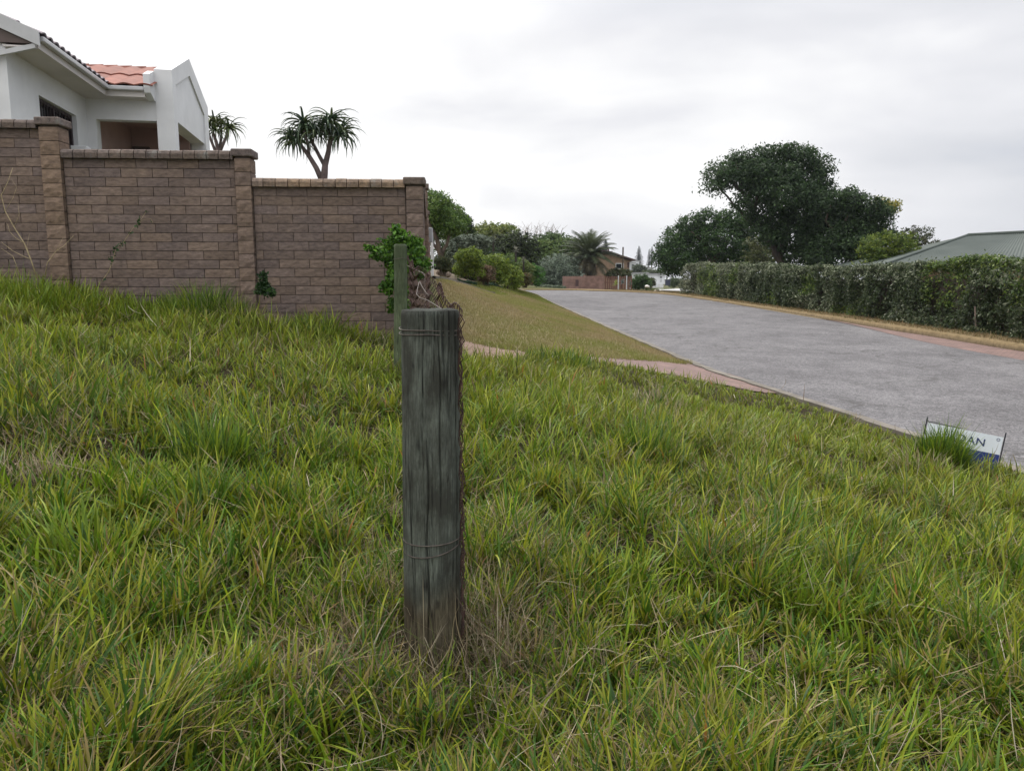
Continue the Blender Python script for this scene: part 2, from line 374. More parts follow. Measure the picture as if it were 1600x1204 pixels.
def gz(x, y):
    x = np.atleast_1d(np.asarray(x, float)); y = np.atleast_1d(np.asarray(y, float)); sh = x.shape
    x = x.ravel(); y = y.ravel(); z = np.empty(len(x))
    for i in range(0, len(x), 40000):
        a_ = x[i:i+40000]; b_ = y[i:i+40000]
        k = _U((a_[:, None]-_X[:, 0])**2+(b_[:, None]-_X[:, 1])**2)
        z[i:i+40000] = k@_W[:_n] + _W[_n]+_W[_n+1]*a_+_W[_n+2]*b_
    f = sstep(70, 140, np.hypot(x, y)); z = z*(1-f) + (-1.5-0.012*(np.hypot(x, y)-70).clip(0, 120))*f
    sd = road_sd(x, y); f = 1-sstep(0.0, 0.9, sd)
    z = z*(1-f) + (road_z(y)-0.02)*f
    z = z - 0.10*sstep(-0.05, -0.45, sd)
    # small humps
    hump = ((vnoise(x*1.1, y*1.1, 3)-.5)*0.07+(vnoise(x*2.9, y*2.9, 4)-.5)*0.045)*sstep(0.2, 1.2, sd)*(1-sstep(9, 12, y))
    return (z+hump).reshape(sh)
def g1(x, y): return float(gz(x, y)[0])

# zones
WALL = lambda x: 8.066+0.066*np.asarray(x, float)
LAWN = [(-.95, 12.1), (-.3, 12.3), (1.6, 13.3), (3.42, 14.55), (3.0, 22), (2.35, 33), (2.0, 39), (1.5, 49.5), (.2, 46), (-1, 34), (-2.1, 24), (-2.0, 20.5), (-1.5, 16)]
GRASS = [(-14, -3), (5.35, -3), (5.15, 0), (4.5, 6.8), (4.0, 10.2), (3.8, 11.1), (2.6, 11.5), (1.5, 11.9), (.7, 11.7), (.25, 11.1), (-.02, 10.3), (-.9, 9.7), (-1.1, 9.5), (-1.02, 8.02), (-14, 7.16)]
DRIVE = [(-.95, 9.4), (.2, 10.0), (1.3, 11.8), (2.4, 11.8), (3.9, 11.5), (3.75, 13), (3.5, 14.7), (1.6, 13.5), (-.3, 12.5), (-1.2, 12.3)]

gxs = np.unique(np.round(np.concatenate([-np.geomspace(14, 600, 26)[::-1], np.arange(-14, -6, .5), np.arange(-6, 6, .15), np.arange(6, 16, .4), np.geomspace(16, 700, 26)]), 3))
gys = np.unique(np.round(np.concatenate([[-60, -30, -15, -10], np.arange(-7, 0, .5), np.arange(0, 16, .15), np.arange(16, 70, .5), np.geomspace(70, 900, 34)]), 3))
GX, GY = np.meshgrid(gxs, gys); GZ = gz(GX, GY)
V = np.c_[GX.ravel(), GY.ravel(), GZ.ravel()]
nx = len(gxs); ii = (np.arange(len(gys)-1)[:, None]*nx+np.arange(nx-1)).ravel()
col = np.tile(np.array([0.085, 0.085, 0.035]), (len(V), 1))
col[poly_in(V[:, 0], V[:, 1], GRASS)] = (0.034, 0.027, 0.015)
col[poly_in(V[:, 0], V[:, 1], LAWN)] = (0.20, 0.165, 0.085)
dr = poly_in(V[:, 0], V[:, 1], DRIVE); col[dr] = (0.26, 0.185, 0.145)
rv = (V[:, 0] > 10.8) & (V[:, 0] < 13.2) & (V[:, 1] < 64); col[rv] = (0.20, 0.155, 0.085)
gd = (V[:, 0] < 1.5) & (V[:, 1] > 23) & (V[:, 1] < 58) & ~poly_in(V[:, 0], V[:, 1], LAWN); col[gd] = (0.17, 0.135, 0.10)
tag(npmesh('ground', V, np.c_[ii, ii+1, ii+nx+1, ii+nx], M['ground'], col=col, smooth=True), 'sloping ground under the grass and gardens', 'ground', kind='structure')

# road
K = 12; RV = []
for k in range(K+1):
    t = k/K; P = LPs*(1-t)+RPs*t
    RV.append(np.c_[P, road_z(P[:, 1]) - 0.05*abs(2*t-1)**2*0.6])
RV = np.array(RV); nL = RV.shape[1]
fa = [(k*nL+i, k*nL+i+1, (k+1)*nL+i+1, (k+1)*nL+i) for k in range(K) for i in range(nL-1)]
fa = [f[::-1] for f in fa]
tag(npmesh('road', RV.reshape(-1, 3), fa, M['asphalt'], smooth=True), 'worn grey asphalt road running past the verge to the crest', 'road', kind='structure')
# pale side road beyond
sr = np.array([(15.2, 70), (16.4, 80), (18.5, 92), (20.5, 106), (23, 125)], float); srw = [1.9, 1.7, 1.6, 1.6, 1.6]
sv = []
sr2 = resample(sr, 6); ww = np.interp(np.linspace(0, 1, len(sr2)), np.linspace(0, 1, 5), srw)
for q, ww_ in zip(sr2, ww):
    for s_ in (-1, 0, 1): sv.append((q[0]+s_*ww_, q[1], g1(q[0]+s_*ww_, q[1])+0.12))
tag(npmesh('side_road', sv, [(3*i+j, 3*i+j+1, 3*i+j+4, 3*i+j+3) for i in range(len(sr2)-1) for j in range(2)], M['pale_concrete']), 'pale concrete side road beyond the crest', 'road', kind='structure')
def drape(name, poly, mat, dz, step=0.18, **kw):
    poly_ = np.array(poly); x0, y0 = poly_.min(0); x1, y1 = poly_.max(0)
    xs = np.arange(x0, x1+step, step); ys = np.arange(y0, y1+step, step)
    X, Y = np.meshgrid(xs, ys); Z = gz(X, Y)+dz; nx_ = len(xs)
    i_ = (np.arange(len(ys)-1)[:, None]*nx_+np.arange(nx_-1)).ravel()
    cx, cy = X.ravel()[i_]+step/2, Y.ravel()[i_]+step/2
    keep = poly_in(cx+(vnoise(cx*2, cy*2, 9)-.5)*.25, cy+(vnoise(cx*2, cy*2, 8)-.5)*.25, poly)
    i_ = i_[keep]
    return npmesh(name, np.c_[X.ravel(), Y.ravel(), Z.ravel()], np.c_[i_, i_+1, i_+nx_+1, i_+nx_], mat, smooth=True, **kw)
apr = [(1.0, 11.6), (2.4, 11.7), (4.0, 11.2), (3.9, 12.2), (3.5, 14.8), (1.6, 13.5), (.9, 13.1)]
apr = [(x-(.03 if x > 3.4 else 0), y) for x, y in apr]
tag(drape('paved_apron', apr, M['pavers'], 0.022, 0.09), 'pink clay paver apron between the lawn and the tall grass', 'paving', kind='structure')
# pink paved strip along right road edge
rs = [(10.0, 10), (11.7, 10), (11.45, 17), (11.25, 27.5), (10.9, 27.5), (10.4, 20)]
X = []
for y in np.arange(-3, 27.6, .5):
    w_ = 1.05*(1-sstep(17, 27.6, y))+.08
    xr_ = float(np.interp(y, RPs[:120, 1], RPs[:120, 0])); X += [(xr_-w_, y, float(road_z(y))-.012), (xr_-w_*.5, y, float(road_z(y))-.016), (xr_+.03, y, float(road_z(y))-.018)]
tag(npmesh('paved_strip', X, [(3*i+j, 3*i+j+1, 3*i+j+4, 3*i+j+3) for i in range(len(X)//3-1) for j in range(2)], M['pavers']), 'pink clay paved strip along the far road edge', 'paving', kind='structure')

# kerbs (flush concrete edging)
def kerb(name, P, wd, h, mat, label, y0, y1):
    Q = [q for q in P if y0 <= q[1] <= y1]; mb = MB(); prev = None; verts = []
    for i, q in enumerate(Q):
        a_ = np.array(Q[max(i-1, 0)]); b_ = np.array(Q[min(i+1, len(Q)-1)]); t = (b_-a_)/np.linalg.norm(b_-a_); nrm = np.array([-t[1], t[0]])
        if name == 'kerb' and nrm[0] > 0: nrm = -nrm
        z = float(road_z(q[1])); j = (vnoise(q[1]*3, 0.5, 5)-.5)*.04
        a0 = q+nrm*(-0.03+j); a1 = q+nrm*(wd+j*2)
        verts += [(a0[0], a0[1], z-.1), (a0[0], a0[1], z+h), (a1[0], a1[1], z+h+.01), (a1[0], a1[1], z-.1)]
    nq = len(Q); fs = []
    for i in range(nq-1):
        for k in range(3): fs.append((4*i+k, 4*i+k+1, 4*i+4+k+1, 4*i+4+k))
    mb.add(verts, fs); return tag(mb.build(name, mat), label, 'kerb', kind='structure')
LQ = resample(LP, 40)
kerb('kerb', [q for q in LQ], .13, .015, M['concrete_kerb'], 'pale concrete road edging beside the lawn and grass', 2, 56)
RQ = resample(RP, 40)
def kerb_right():
    verts = []; Q = [q for q in RQ if -3 < q[1] < 66.2]
    for i, q in enumerate(Q):
        a_ = Q[max(i-1, 0)]; b_ = Q[min(i+1, len(Q)-1)]; t = (b_-a_)/np.linalg.norm(b_-a_); nrm = np.array([t[1], -t[0]])
        if nrm[0] < 0 and q[1] < 50: nrm = -nrm
        z = float(road_z(q[1])); wob = (vnoise(q[1]*.8, 3.3, 2)-.5)*.25
        a0 = q+nrm*(.0+wob); a1 = q+nrm*(.18+wob); a2 = q+nrm*1.3; h = .05+.05*sstep(40, 20, q[1])
        verts += [(a0[0], a0[1], z-.05), (a0[0]+.02, a0[1], z+h), (a1[0], a1[1], z+h+.03), (a2[0], a2[1], z+h+.04)]
    fs = [(4*i+k, 4*i+k+1, 4*i+4+k+1, 4*i+4+k) for i in range(len(Q)-1) for k in range(3)]
    cc = np.tile((0.21, 0.155, 0.085), (len(verts), 1)); cc[0::4] = (0.11, .085, .06)
    tag(npmesh('verge', verts, fs, M['ground'], col=cc), 'dry straw coloured verge strip below the hedge', 'verge', kind='structure')
kerb_right()
def lawn_edging():
    P = resample(np.array([at(678, 436, 20.6)[:2], at(705, 443, 22.6)[:2], at(740, 451, 25.2)[:2], at(772, 458, 27.6)[:2]]), 8); vs_ = []
    for i, q in enumerate(P):
        a_ = P[max(i-1, 0)]; b_ = P[min(i+1, len(P)-1)]; t = (b_-a_)/np.linalg.norm(b_-a_); n_ = np.array([-t[1], t[0]])*.045
        for s_, h_ in ((-1, -.05), (-1, .07), (1, .075), (1, -.05)): vs_.append((q[0]+n_[0]*s_, q[1]+n_[1]*s_, g1(*q)+h_))
    mb = MB(); mb.add(vs_, [(4*i+k, 4*i+k+1, 4*i+5+k, 4*i+4+k) for i in range(len(P)-1) for k in range(3)], (1, 1, 1))
    tag(mb.build('lawn_edging', M['concrete_kerb']), 'thin pale edging line dividing the two parts of the mown lawn', 'edging', kind='structure')
lawn_edging()
# ------------------------------------------------------------ brick boundary wall
tx, ty = 1/math.hypot(1, .066), .066/math.hypot(1, .066)
def wf(s, d, z):            # s along the wall (about x), d towards the camera
    x = s; y = 8.066+.066*s
    return (x+ty*d, y-tx*d, z)
T1 = np.array([.180, .135, .108]); T2 = np.array([.155, .122, .112]); T3 = np.array([.225, .158, .108])
def brick_col(a=.5, warm=0.0):
    t = rng.random(); c = T1*(1-t)+T2*t
    if warm: c = c*(1-warm)+T3*warm
    return tuple(c*(.86+.28*rng.random()))
def rock(mb, s0, s1, z0, z1, d, fr, col, proud=.004, nseg=None):
    """one brick: body plus a rough pitched face made of a small grid"""
    ns = max(3, int((s1-s0)/.045)) if nseg is None else nseg; nz_ = 3
    P = []; fs = []
    for j in range(nz_+1):
        for i in range(ns+1):
            e_ = (i in (0, ns)) or (j in (0, nz_))
            P.append(fr(s0+(s1-s0)*i/ns, d+(0.002 if e_ else proud*(.35+.9*rng.random())), z0+(z1-z0)*j/nz_))
    for j in range(nz_):
        for i in range(ns):
            q = j*(ns+1)+i; fs.append((q, q+1, q+ns+2, q+ns+1))
    mb.add(P, fs, col)
    # sides back to mortar
    b_ = [fr(s0, d, z0), fr(s1, d, z0), fr(s1, d, z1), fr(s0, d, z1), fr(s0, d-.03, z0), fr(s1, d-.03, z0), fr(s1, d-.03, z1), fr(s0, d-.03, z1)]
    mb.add(b_, [(0, 1, 5, 4), (1, 2, 6, 5), (2, 3, 7, 6), (3, 0, 4, 7)], col)
def brick_field(s0, s1, ztop, zbot, d, fr, L_=.30, H_=.0888, off=0.0, warm=0.0):
    mb = MB(); k = 0; z = ztop
    while z > zbot:
        o_ = off+(.5*L_ if k % 2 else 0)
        s = s0-((s0-o_) % L_)
        while s < s1:
            a_, b_ = max(s, s0), min(s+L_, s1)
            if b_-a_ > .03:
                j_ = (rng.random()-.5)*.003
                rock(mb, a_+.003, b_-.003, z-H_+.0035, z-.0025, d+(rng.random()-.5)*.004+j_, fr, brick_col(warm=warm))
            s += L_
        z -= H_; k += 1
    return mb
def zt(px, py, Y): return float(at(px, py, Y)[2])
wall = empty('boundary_wall', wf(-2.6, 0, -.6))
tag(wall, 'stepped brown split face brick boundary wall with pillars below the white house', 'wall')
zL, zM, zR = zt(30, 188, 7.78), zt(250, 236, 7.88), zt(530, 280.5, 8.0)
xa, xb, xc = -4.57, -2.745, -.93
COPH = .085
def coping(mb, s0, s1, ztop, d, fr, unit, warm=0.0, h=COPH, back=-.17):
    s = s0
    while s < s1-.01:
        u_ = unit*(.94+.12*rng.random()); e_ = min(s+u_, s1)
        c_ = np.array(brick_col(warm=warm*rng.random()*2 if warm else 0))*(.85 if not warm else 1.15)
        rr = .010
        z1_ = ztop+(rng.random()-.5)*.006
        prof = [(back, ztop-h), (d, ztop-h), (d+.006, ztop-h*.45), (d-rr, z1_-.012), (d-.035, z1_), (back, z1_)]
        n0 = len(prof); P = [fr(s+.004, p_, q_) for p_, q_ in prof]+[fr(e_-.004, p_, q_) for p_, q_ in prof]
        mb.add(P, [tuple(range(n0)), tuple(range(2*n0-1, n0-1, -1))]+[(i, n0+i, n0+(i+1) % n0, (i+1) % n0) for i in range(n0)], tuple(c_))
        s = e_
for k, (s0, s1, ztop, off, wrm, unit) in enumerate([(-14, -4.58, zL, .13, 0, .115), (-4.375, xb, zM, .21, 0, .115), (-2.575, xc-.145, zR, .05, .55, .115)]):
    zb = -1.1
    bm_ = MB(); bm_.box(s0-.1, s1+.1, -.16, -.012, zb, ztop-.02, wf); bm_.build('mortar_core', M['mortar'], wall)
    brick_field(s0, s1, ztop-COPH, zb+.1, 0.0, wf, off=off).build('brick_panel', M['brick'], wall)
    cm = MB(); coping(cm, s0, s1, ztop, .055, wf, unit, wrm); cm.build('coping', M['coping'], wall)
    if k == 0:
        bf = MB()
def pillar(s0, s1, ztop, warm, capx=.028, H_=.133, zb=-1.1, fr=wf, deep=.20, dd=.04):
    mb = MB(); z = ztop-.08
    while z > zb:
        c_ = brick_col(warm=warm)
        rock(mb, s0, s1, z-H_+.004, z-.003, dd, fr, c_, .012, 4)
        # side faces of the block
        fr2 = lambda s, d, zz: fr(s1+d*.6, dd-.002-(s-0), zz)
        rock(mb, .004, deep, z-H_+.004, z-.003, 0.0, fr2, c_, .008, 4)
        fr3 = lambda s, d, zz: fr(s0-d*.6, dd-.002-(deep-(s-0)), zz)
        rock(mb, .004, deep-.004, z-H_+.004, z-.003, 0.0, fr3, c_, .008, 4)
        z -= H_
    core = MB(); core.box(s0+.008, s1-.008, dd-deep, dd-.008, zb, ztop-.02, fr); core.build('mortar_core', M['mortar'], wall)
    mb.build('pillar', M['brick'], wall)
    cp = MB(); c_ = tuple(np.array(brick_col())*.9)
    n_ = 5; z0, z1 = ztop-.066, ztop+.008
    cp.box(s0-capx, s1+capx, dd-deep-.03, dd+capx, z0, z1, fr, c_)
    cp.build('pillar_cap', M['coping'], wall, bevel=.012)
pillar(-4.565, -4.385, zL+.012, .55)
pillar(xb+.01, -2.585, zM+.008, .25)
pillar(xc-.135, xc+.03, zR+.01, .15, zb=-1.3)
# side wall going back along the gateway
s_dir = np.array([-2.20+.90, 20.6-8.1]); s_len = np.linalg.norm(s_dir); s_dir = s_dir/s_len; s_n = np.array([s_dir[1], -s_dir[0]])
def sf(s, d, z): return (-.93+s_dir[0]*s+s_n[0]*d, 8.15+s_dir[1]*s+s_n[1]*d, z)
for (s0, s1, ztop, zb) in ((.1, 3.7, zR-.02, -1.5), (3.9, 8.2, 1.14, -1.2), (8.4, 12.4, 1.16, -1.1)):
    bm_ = MB(); bm_.box(s0-.1, s1+.1, -.16, -.012, zb, ztop-.02, sf); bm_.build('mortar_core', M['mortar'], wall)
    brick_field(s0, s1, ztop-COPH, zb+.1, 0.0, sf).build('brick_panel', M['brick'], wall)
    cm = MB(); coping(cm, s0, s1, ztop, .03, sf, .23); cm.build('coping', M['coping'], wall)
pillar(3.68, 3.9, 1.36, .3, fr=sf, dd=.045, zb=-1.3)
pillar(8.18, 8.4, 1.33, .3, fr=sf, dd=.05, zb=-1.1)
# gate at the end of the side wall
g0 = at(675, 425, 20.9)
gt = empty('garden_gate', (-2.17, 21.0, -.05)); tag(gt, 'brown wooden gate with white steel post at the far end of the brick wall', 'gate')
mb = MB()
for i in range(5): mb.box(-2.225+i*.001, -2.185+i*.001, 20.3+i*.13, 20.3+i*.13+.122, -.25, .92)
mb.build('gate_leaf', M['wood_gate'], gt, bevel=.004)
mb = MB(); mb.box(-2.178, -2.115, 21.05, 21.13, -.2, zt(677, 363, 21)); mb.box(-2.21, -2.178, 21.07, 21.11, .98, 1.06); mb.box(-2.21, -2.178, 21.07, 21.11, .1, .18)
mb.build('post', M['white_paint'], gt, bevel=.004)
mb = MB()
mb.box(0, .09, 0, .24, 0, .33, lambda x, y, z: (float(-1.93)+x*1.1, 18.0+y, .78+z))
tag(mb.build('meter_box', M['grey_metal'], None, bevel=.01), 'grey metal box fixed to the side wall beside the gate', 'meter box')

# ------------------------------------------------------------ weathered fence posts
SPOTS = [(-1.93, -.52, .10, .028, .7), (-1.9, -.585, .06, .014, .55), (-1.32, -1.045, .07, .014, .85), (-1.75, -.98, .05, .012, .6), (-1.0, -.33, .12, .03, .5), (-2.1, -.27, .05, .01, .7), (-1.5, -.20, .06, .012, .6), (-1.2, -1.0, .35, .07, .35), (-2.0, -.72, .3, .06, .3)]
def post(name, label, top, botz, r0, r1, matname, bx, knots, topdark=True, group=None):
    e_ = empty(name, (bx[0], bx[1], botz)); tag(e_, label, 'post')
    nr, ns = 100, 220; P = []; cc = []
    for j in range(nr+1):
        t = j/nr; z = top[2]+(botz-top[2])*t
        cx = top[0]+(bx[0]-top[0])*t; cy = top[1]+(bx[1]-top[1])*t; r = r0+(r1-r0)*t
        for k in range(ns):
            th = 2*math.pi*k/ns
            g = (vnoise(k*.10, z*1.1, 11)-.5)*.0016+(vnoise(k*.5, z*3, 12)-.5)*.0008
            lump = (vnoise(math.cos(th)*1.5+5, math.sin(th)*1.5+z*2.2, 14)-.5)*.008
            rr = r+g+lump; sh = 1.0
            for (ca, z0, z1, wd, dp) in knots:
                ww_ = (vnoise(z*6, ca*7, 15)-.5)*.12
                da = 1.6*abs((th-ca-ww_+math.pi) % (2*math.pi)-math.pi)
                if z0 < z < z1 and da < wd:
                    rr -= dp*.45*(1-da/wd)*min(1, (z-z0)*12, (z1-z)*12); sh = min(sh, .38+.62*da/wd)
            zz = z
            for (tq, zq, st, sz, am) in SPOTS: sh *= 1-am*math.exp(-((th-2*math.pi-tq)/st)**2-((z-zq)/sz)**2)
            if j == 0: rr -= .0025; sh *= .8
            P.append((cx+rr*math.cos(th), cy+rr*math.sin(th), zz)); 
            st_ = .80 if z > -.17+.02*vnoise(k*.2, 1, 6) else 1.0; br = float(sstep(-.98, -1.12, z+(vnoise(k*.06, z*4, 17)-.5)*.2)); cc.append((sh*st_*(1+.02*br), sh*st_*(1-.22*br), sh*st_*(1-.38*br)))
    fs = [(j*ns+k, (j+1)*ns+k, (j+1)*ns+(k+1) % ns, j*ns+(k+1) % ns) for j in range(nr) for k in range(ns)]
    n0 = len(P)
    for q in range(1, 6):
        for k in range(ns):
            th = 2*math.pi*k/ns; rr = (r0-.004)*(1-q/5.5)
            P.append((top[0]+rr*math.cos(th), top[1]+rr*math.sin(th), top[2]+.002+(vnoise(rr*60*math.cos(th)+9, rr*60*math.sin(th)+9, 4)-.5)*.006)); cc.append((.6, .6, .6))
    for q in range(5):
        a_ = 0 if q == 0 else n0+(q-1)*ns; b_ = n0+q*ns
        fs += [(a_+k, a_+(k+1) % ns, b_+(k+1) % ns, b_+k) for k in range(ns)]
    P.append((top[0], top[1], top[2])); cc.append((.5, .5, .5)); c0 = len(P)-1; b_ = n0+4*ns
    mbx = npmesh('pole', P, fs, M[matname], e_, col=np.array(cc), smooth=True)
    mb = MB(); mb.add([P[b_+k] for k in range(ns)]+[P[c0]], [(k, (k+1) % ns, ns) for k in range(ns)], (.5, .5, .5)); mb.build('pole_top', M[matname], e_, smooth=True)
    return e_
def ring(mb, cx, cy, z, r, wire, sag=0.0, tilt=0.0, phase=0.0):
    path = []
    for k in range(49):
        th = 2*math.pi*k/48
        path.append((cx+(r+wire)*math.cos(th), cy+(r+wire)*math.sin(th), z+tilt*math.cos(th)-sag*max(0, -math.sin(th+phase))**1.5+.002*math.sin(3*th)))
    mb.tube(path, wire, 6, cap=False)
T1p = at(672, 484, 2.45); B1 = (float(at(677, 1000, 2.47)[0]), 2.465)
p1 = post('fence_post', 'thick weathered grey green fence post nearest the camera wrapped in wire', T1p, -1.50, .0915, .0965, 'weathered_pole', B1,
          [(-1.17, -.75, -.10, .045, .02), (-1.62, -1.45, -.5, .05, .022), (-1.9, -.35, -.05, .03, .012), (-1.35, -.32, -.02, .03, .012), (-1.02, -.3, -.01, .05, .02), (-.85, -.45, -.02, .04, .015), (-1.75, -.6, -.2, .025, .01), (-2.2, -1.2, -.6, .03, .01), (-.5, -1.3, -.05, .09, .02), (-1.45, -1.3, -.55, .02, .01), (-2.5, -.9, -.2, .02, .008)])
for (yy, sg, tl) in ((516, .003, -.002), (524, .0, -.0015), (850, .008, .004), (862, .020, .014)):
    mb = MB(); z = zt(672, yy, 2.36); cx = T1p[0]+(B1[0]-T1p[0])*.4
    ring(mb, cx, 2.455, z, .0935, .0019, sg, tl); mb.build('wire_wrap', M['galvanised'], p1, smooth=True)
T2p = at(626, 382, 6.3); B2 = (float(at(624, 548, 6.3)[0]), 6.3)
p2 = post('fence_post', 'thinner green stained fence post standing in front of the leafy creeper', T2p, -1.0, .0525, .0535, 'greenish_pole', B2,
          [(-1.9, -.05, .04, .09, .02), (-1.6, .075, .1, .12, .02), (-1.2, -.8, .1, .03, .006)])
mb = MB(); ring(mb, float(T2p[0]), 6.3, zt(626, 404, 6.25), .053, .0022, 0, .004); mb.build('wire_wrap', M['galvanised'], p2, smooth=True)

# ------------------------------------------------------------ rusty chain link mesh between the posts
A = np.array([T2p[0]+.075, 6.22]); B = np.array([B1[0]+.103, 2.50])
Lf = np.linalg.norm(B-A); du = (B-A)/Lf; dn = np.array([du[1], -du[0]])*-1
fence = empty('wire_fence', (float((A[0]+B[0])/2), 4.3, -1.0)); tag(fence, 'sagging rusty chain link mesh strung between the two fence posts', 'fence')
mb = MB(); pitch = .055; nc = int(Lf/pitch)+1
def ftop(s):
    t = s/Lf
    return float(np.interp(t, [0, .06, .25, .5, .75, 1], [.150, .10, .075, .00, -.05, -.135]))+.02*math.sin(s*9)
def fpt(s, z):
    t = s/Lf; wob = (vnoise(s*2.2, z*2.5, 21)-.5)*.09*math.sin(min(1, t*1.02+.02)*math.pi)+.02*(vnoise(s*7, z*6, 22)-.5)
    p_ = A+du*s+dn*wob; return (p_[0], p_[1], z)
for i in range(nc):
    s = min(i*pitch, Lf); zt_ = ftop(s); g_ = g1(*(A+du*s))-.03
    z = zt_; k = 0; path = []
    # curled hook at the free top
    path.append(fpt(min(s+.022, Lf), z-.012)); path.append(fpt(min(s+.018, Lf), z+.012)); path.append(fpt(s, z+.016))
    while z > g_:
        p_ = fpt(s+(pitch*.55 if k % 2 else -.003), z); off_ = .006*(1 if k % 2 else -1)
        path.append((p_[0]+dn[0]*off_, p_[1]+dn[1]*off_, z)); z -= .030; k += 1
    mb.tube(path, .0019, 4, cap=False)
mb.build('chain_link', M['rust'], fence)
# loose cut end of the mesh hanging down the near post
mb = MB(); cx, cy = float(B1[0])+.094, 2.40
for q in range(5):
    path = []; z = -.09-.012*q; k = 0
    while z > -1.28:
        ph = k*.9+q*1.3; grow = .004+.005*vnoise(z*9, q, 31)
        path.append((cx+.004+grow*(1+math.sin(ph))*.9, cy+.012*q-.015+.012*math.cos(ph), z)); z -= .016; k += 1
    mb.tube(path, .0017, 4, cap=False)
mb.build('loose_end', M['rust'], fence)
# loose fence wires
mb = MB()
W = [at(635, 414, 6.2), at(648, 421, 5.6), at(662, 427, 5.0), at(664, 432, 4.9)]
mb.tube(W, .0028, 5)
W = [at(655, 440, 4.6), at(652, 452, 4.4), at(651, 460, 4.2), at(656, 465, 4.0), at(668, 469, 3.6), at(678, 475, 3.1), at(692, 484, 2.62), at(697, 492, 2.56)]
mb.tube(W, .0020, 5)
W = [at(656, 440, 4.5), at(659, 447, 4.4), at(664, 455, 4.3), at(670, 462, 4.1)]
mb.tube(W, .002, 5)
mb.build('loose_wire', M['galvanised'], fence, smooth=True)
simple('tan_brick', (0.29, 0.195, 0.13), .9, .12, 4, 0)
# ------------------------------------------------------------ white house up the slope
O = at(268, 110, 16.); ha = np.array([.983, .1836]); hb = np.array([-.1836, .983])
def hf(a_, b_, z): return (O[0]+ha[0]*a_+hb[0]*b_, O[1]+ha[1]*a_+hb[1]*b_, z)
house = empty('white_house', hf(-2, 2, .6)); tag(house, 'white house with red tiled roof and gabled porch above the brick wall', 'house')
Z0 = .4
mb = MB()
# gable parapet wall, outline in (b,z), with porch opening, extruded along a
gx_ = lambda p_, q_, d_: hf(d_, p_, q_)
mb.prism([(0, Z0), (.3, Z0), (.3, 3.13), (0, 3.13)], -.33, 0, gx_)
mb.prism([(3.16, Z0), (3.6, Z0), (3.6, 3.13), (3.16, 3.13)], -.33, 0, gx_)
# ring above opening with a recessed panel
outer = [(0, 3.13), (3.6, 3.13), (3.6, 4.06), (1.72, 4.70), (0, 4.04)]
mb.prism(outer, -.33, -.035, gx_)
pn = [(.3, 3.13), (3.16, 3.13), (3.16, 3.80), (1.70, 4.34), (.3, 3.83)]
fr_ = [[(0, 3.13), (.3, 3.13), (.3, 3.83), (0, 4.04)], [(.3, 3.83), (1.70, 4.34), (1.72, 4.70), (0, 4.04)], [(1.70, 4.34), (3.16, 3.80), (3.6, 4.06), (1.72, 4.70)], [(3.16, 3.13), (3.6, 3.13), (3.6, 4.06), (3.16, 3.80)]]
for q in fr_: mb.prism(q, -.035, 0, gx_)
mb.prism([(-.36, 3.62), (-.36, 3.86), (0, 4.0), (0, 3.42), (-.12, 3.44), (-.33, 3.52)], -.45, -.33, gx_)
mb.build('gable_wall', M['white_paint'], house)
mb = MB()
# wall B (frontal): lintel band over the porch opening, plus pier at the inner corner
mb.box(-1.62, -.33, .03, .28, 3.06, 3.45, hf); mb.box(-1.62, -1.46, .03, .28, Z0, 3.06, hf)
# wing A wall with window opening b -2.28..-.56
mb.box(-1.9, -1.62, -3.42, -2.28, Z0, 3.45, hf); mb.box(-1.9, -1.62, -.56, .28, Z0, 3.45, hf); mb.box(-1.9, -1.62, -2.28, -.56, 3.0, 3.45, hf); mb.box(-1.9, -1.62, -2.28, -.56, Z0, 1.9, hf)
mb.box(-6.5, -1.9, -3.42, -3.2, Z0, 3.45, hf)
mb.prism([(-6.5, 3.45), (-1.62, 3.45), (-1.62, 3.5), (-4.06, 4.6), (-6.5, 3.5)], -3.42, -3.2, lambda p_, q_, d_: hf(p_, d_, q_))
mb.build('wall', M['white_paint'], house)
mb = MB(); mb.box(-1.9, -.335, 3.5, 3.75, Z0, 3.395, hf); mb.build('rear_wall', M['white_paint'], house)
mb = MB()
mb.box(-1.62, -.33, .28, 3.5, 3.40, 3.44, hf)         # porch ceiling
mb.box(-1.59, -.331, 2.9, 3.0, Z0, 3.4, hf); mb.box(-1.9, -1.6, .28, 3.0, Z0, 3.4, hf); mb.box(-1.0, -.33, 2.2, 2.9, Z0, 2.0, hf)
mb.build('porch_wall', M['porch_plaster'], house)
mb = MB(); mb.box(-1.57, -1.2, 2.82, 2.897, Z0, 2.98, hf); mb.build('door', M['dark_door'], house)
mb = MB(); mb.box(-.95, -.36, 1.9, 1.96, Z0, 2.69, hf); mb.build('porch_screen', M['soffit_paint'], house)
# white chimney-like plinth seen over the coping
mb = MB(); mb.box(-1.55, -1.28, -1.2, -.95, Z0, 2.36, hf); mb.build('garden_pier', M['white_paint'], house, bevel=.01)
mb = MB(); mb.box(-1.62, -1.55, -1.9, -.7, 2.30, 2.335, hf); mb.box(-1.28, -1.0, -1.1, -1.06, 2.26, 2.30, hf); mb.build('handrail', M['window_frame'], house)
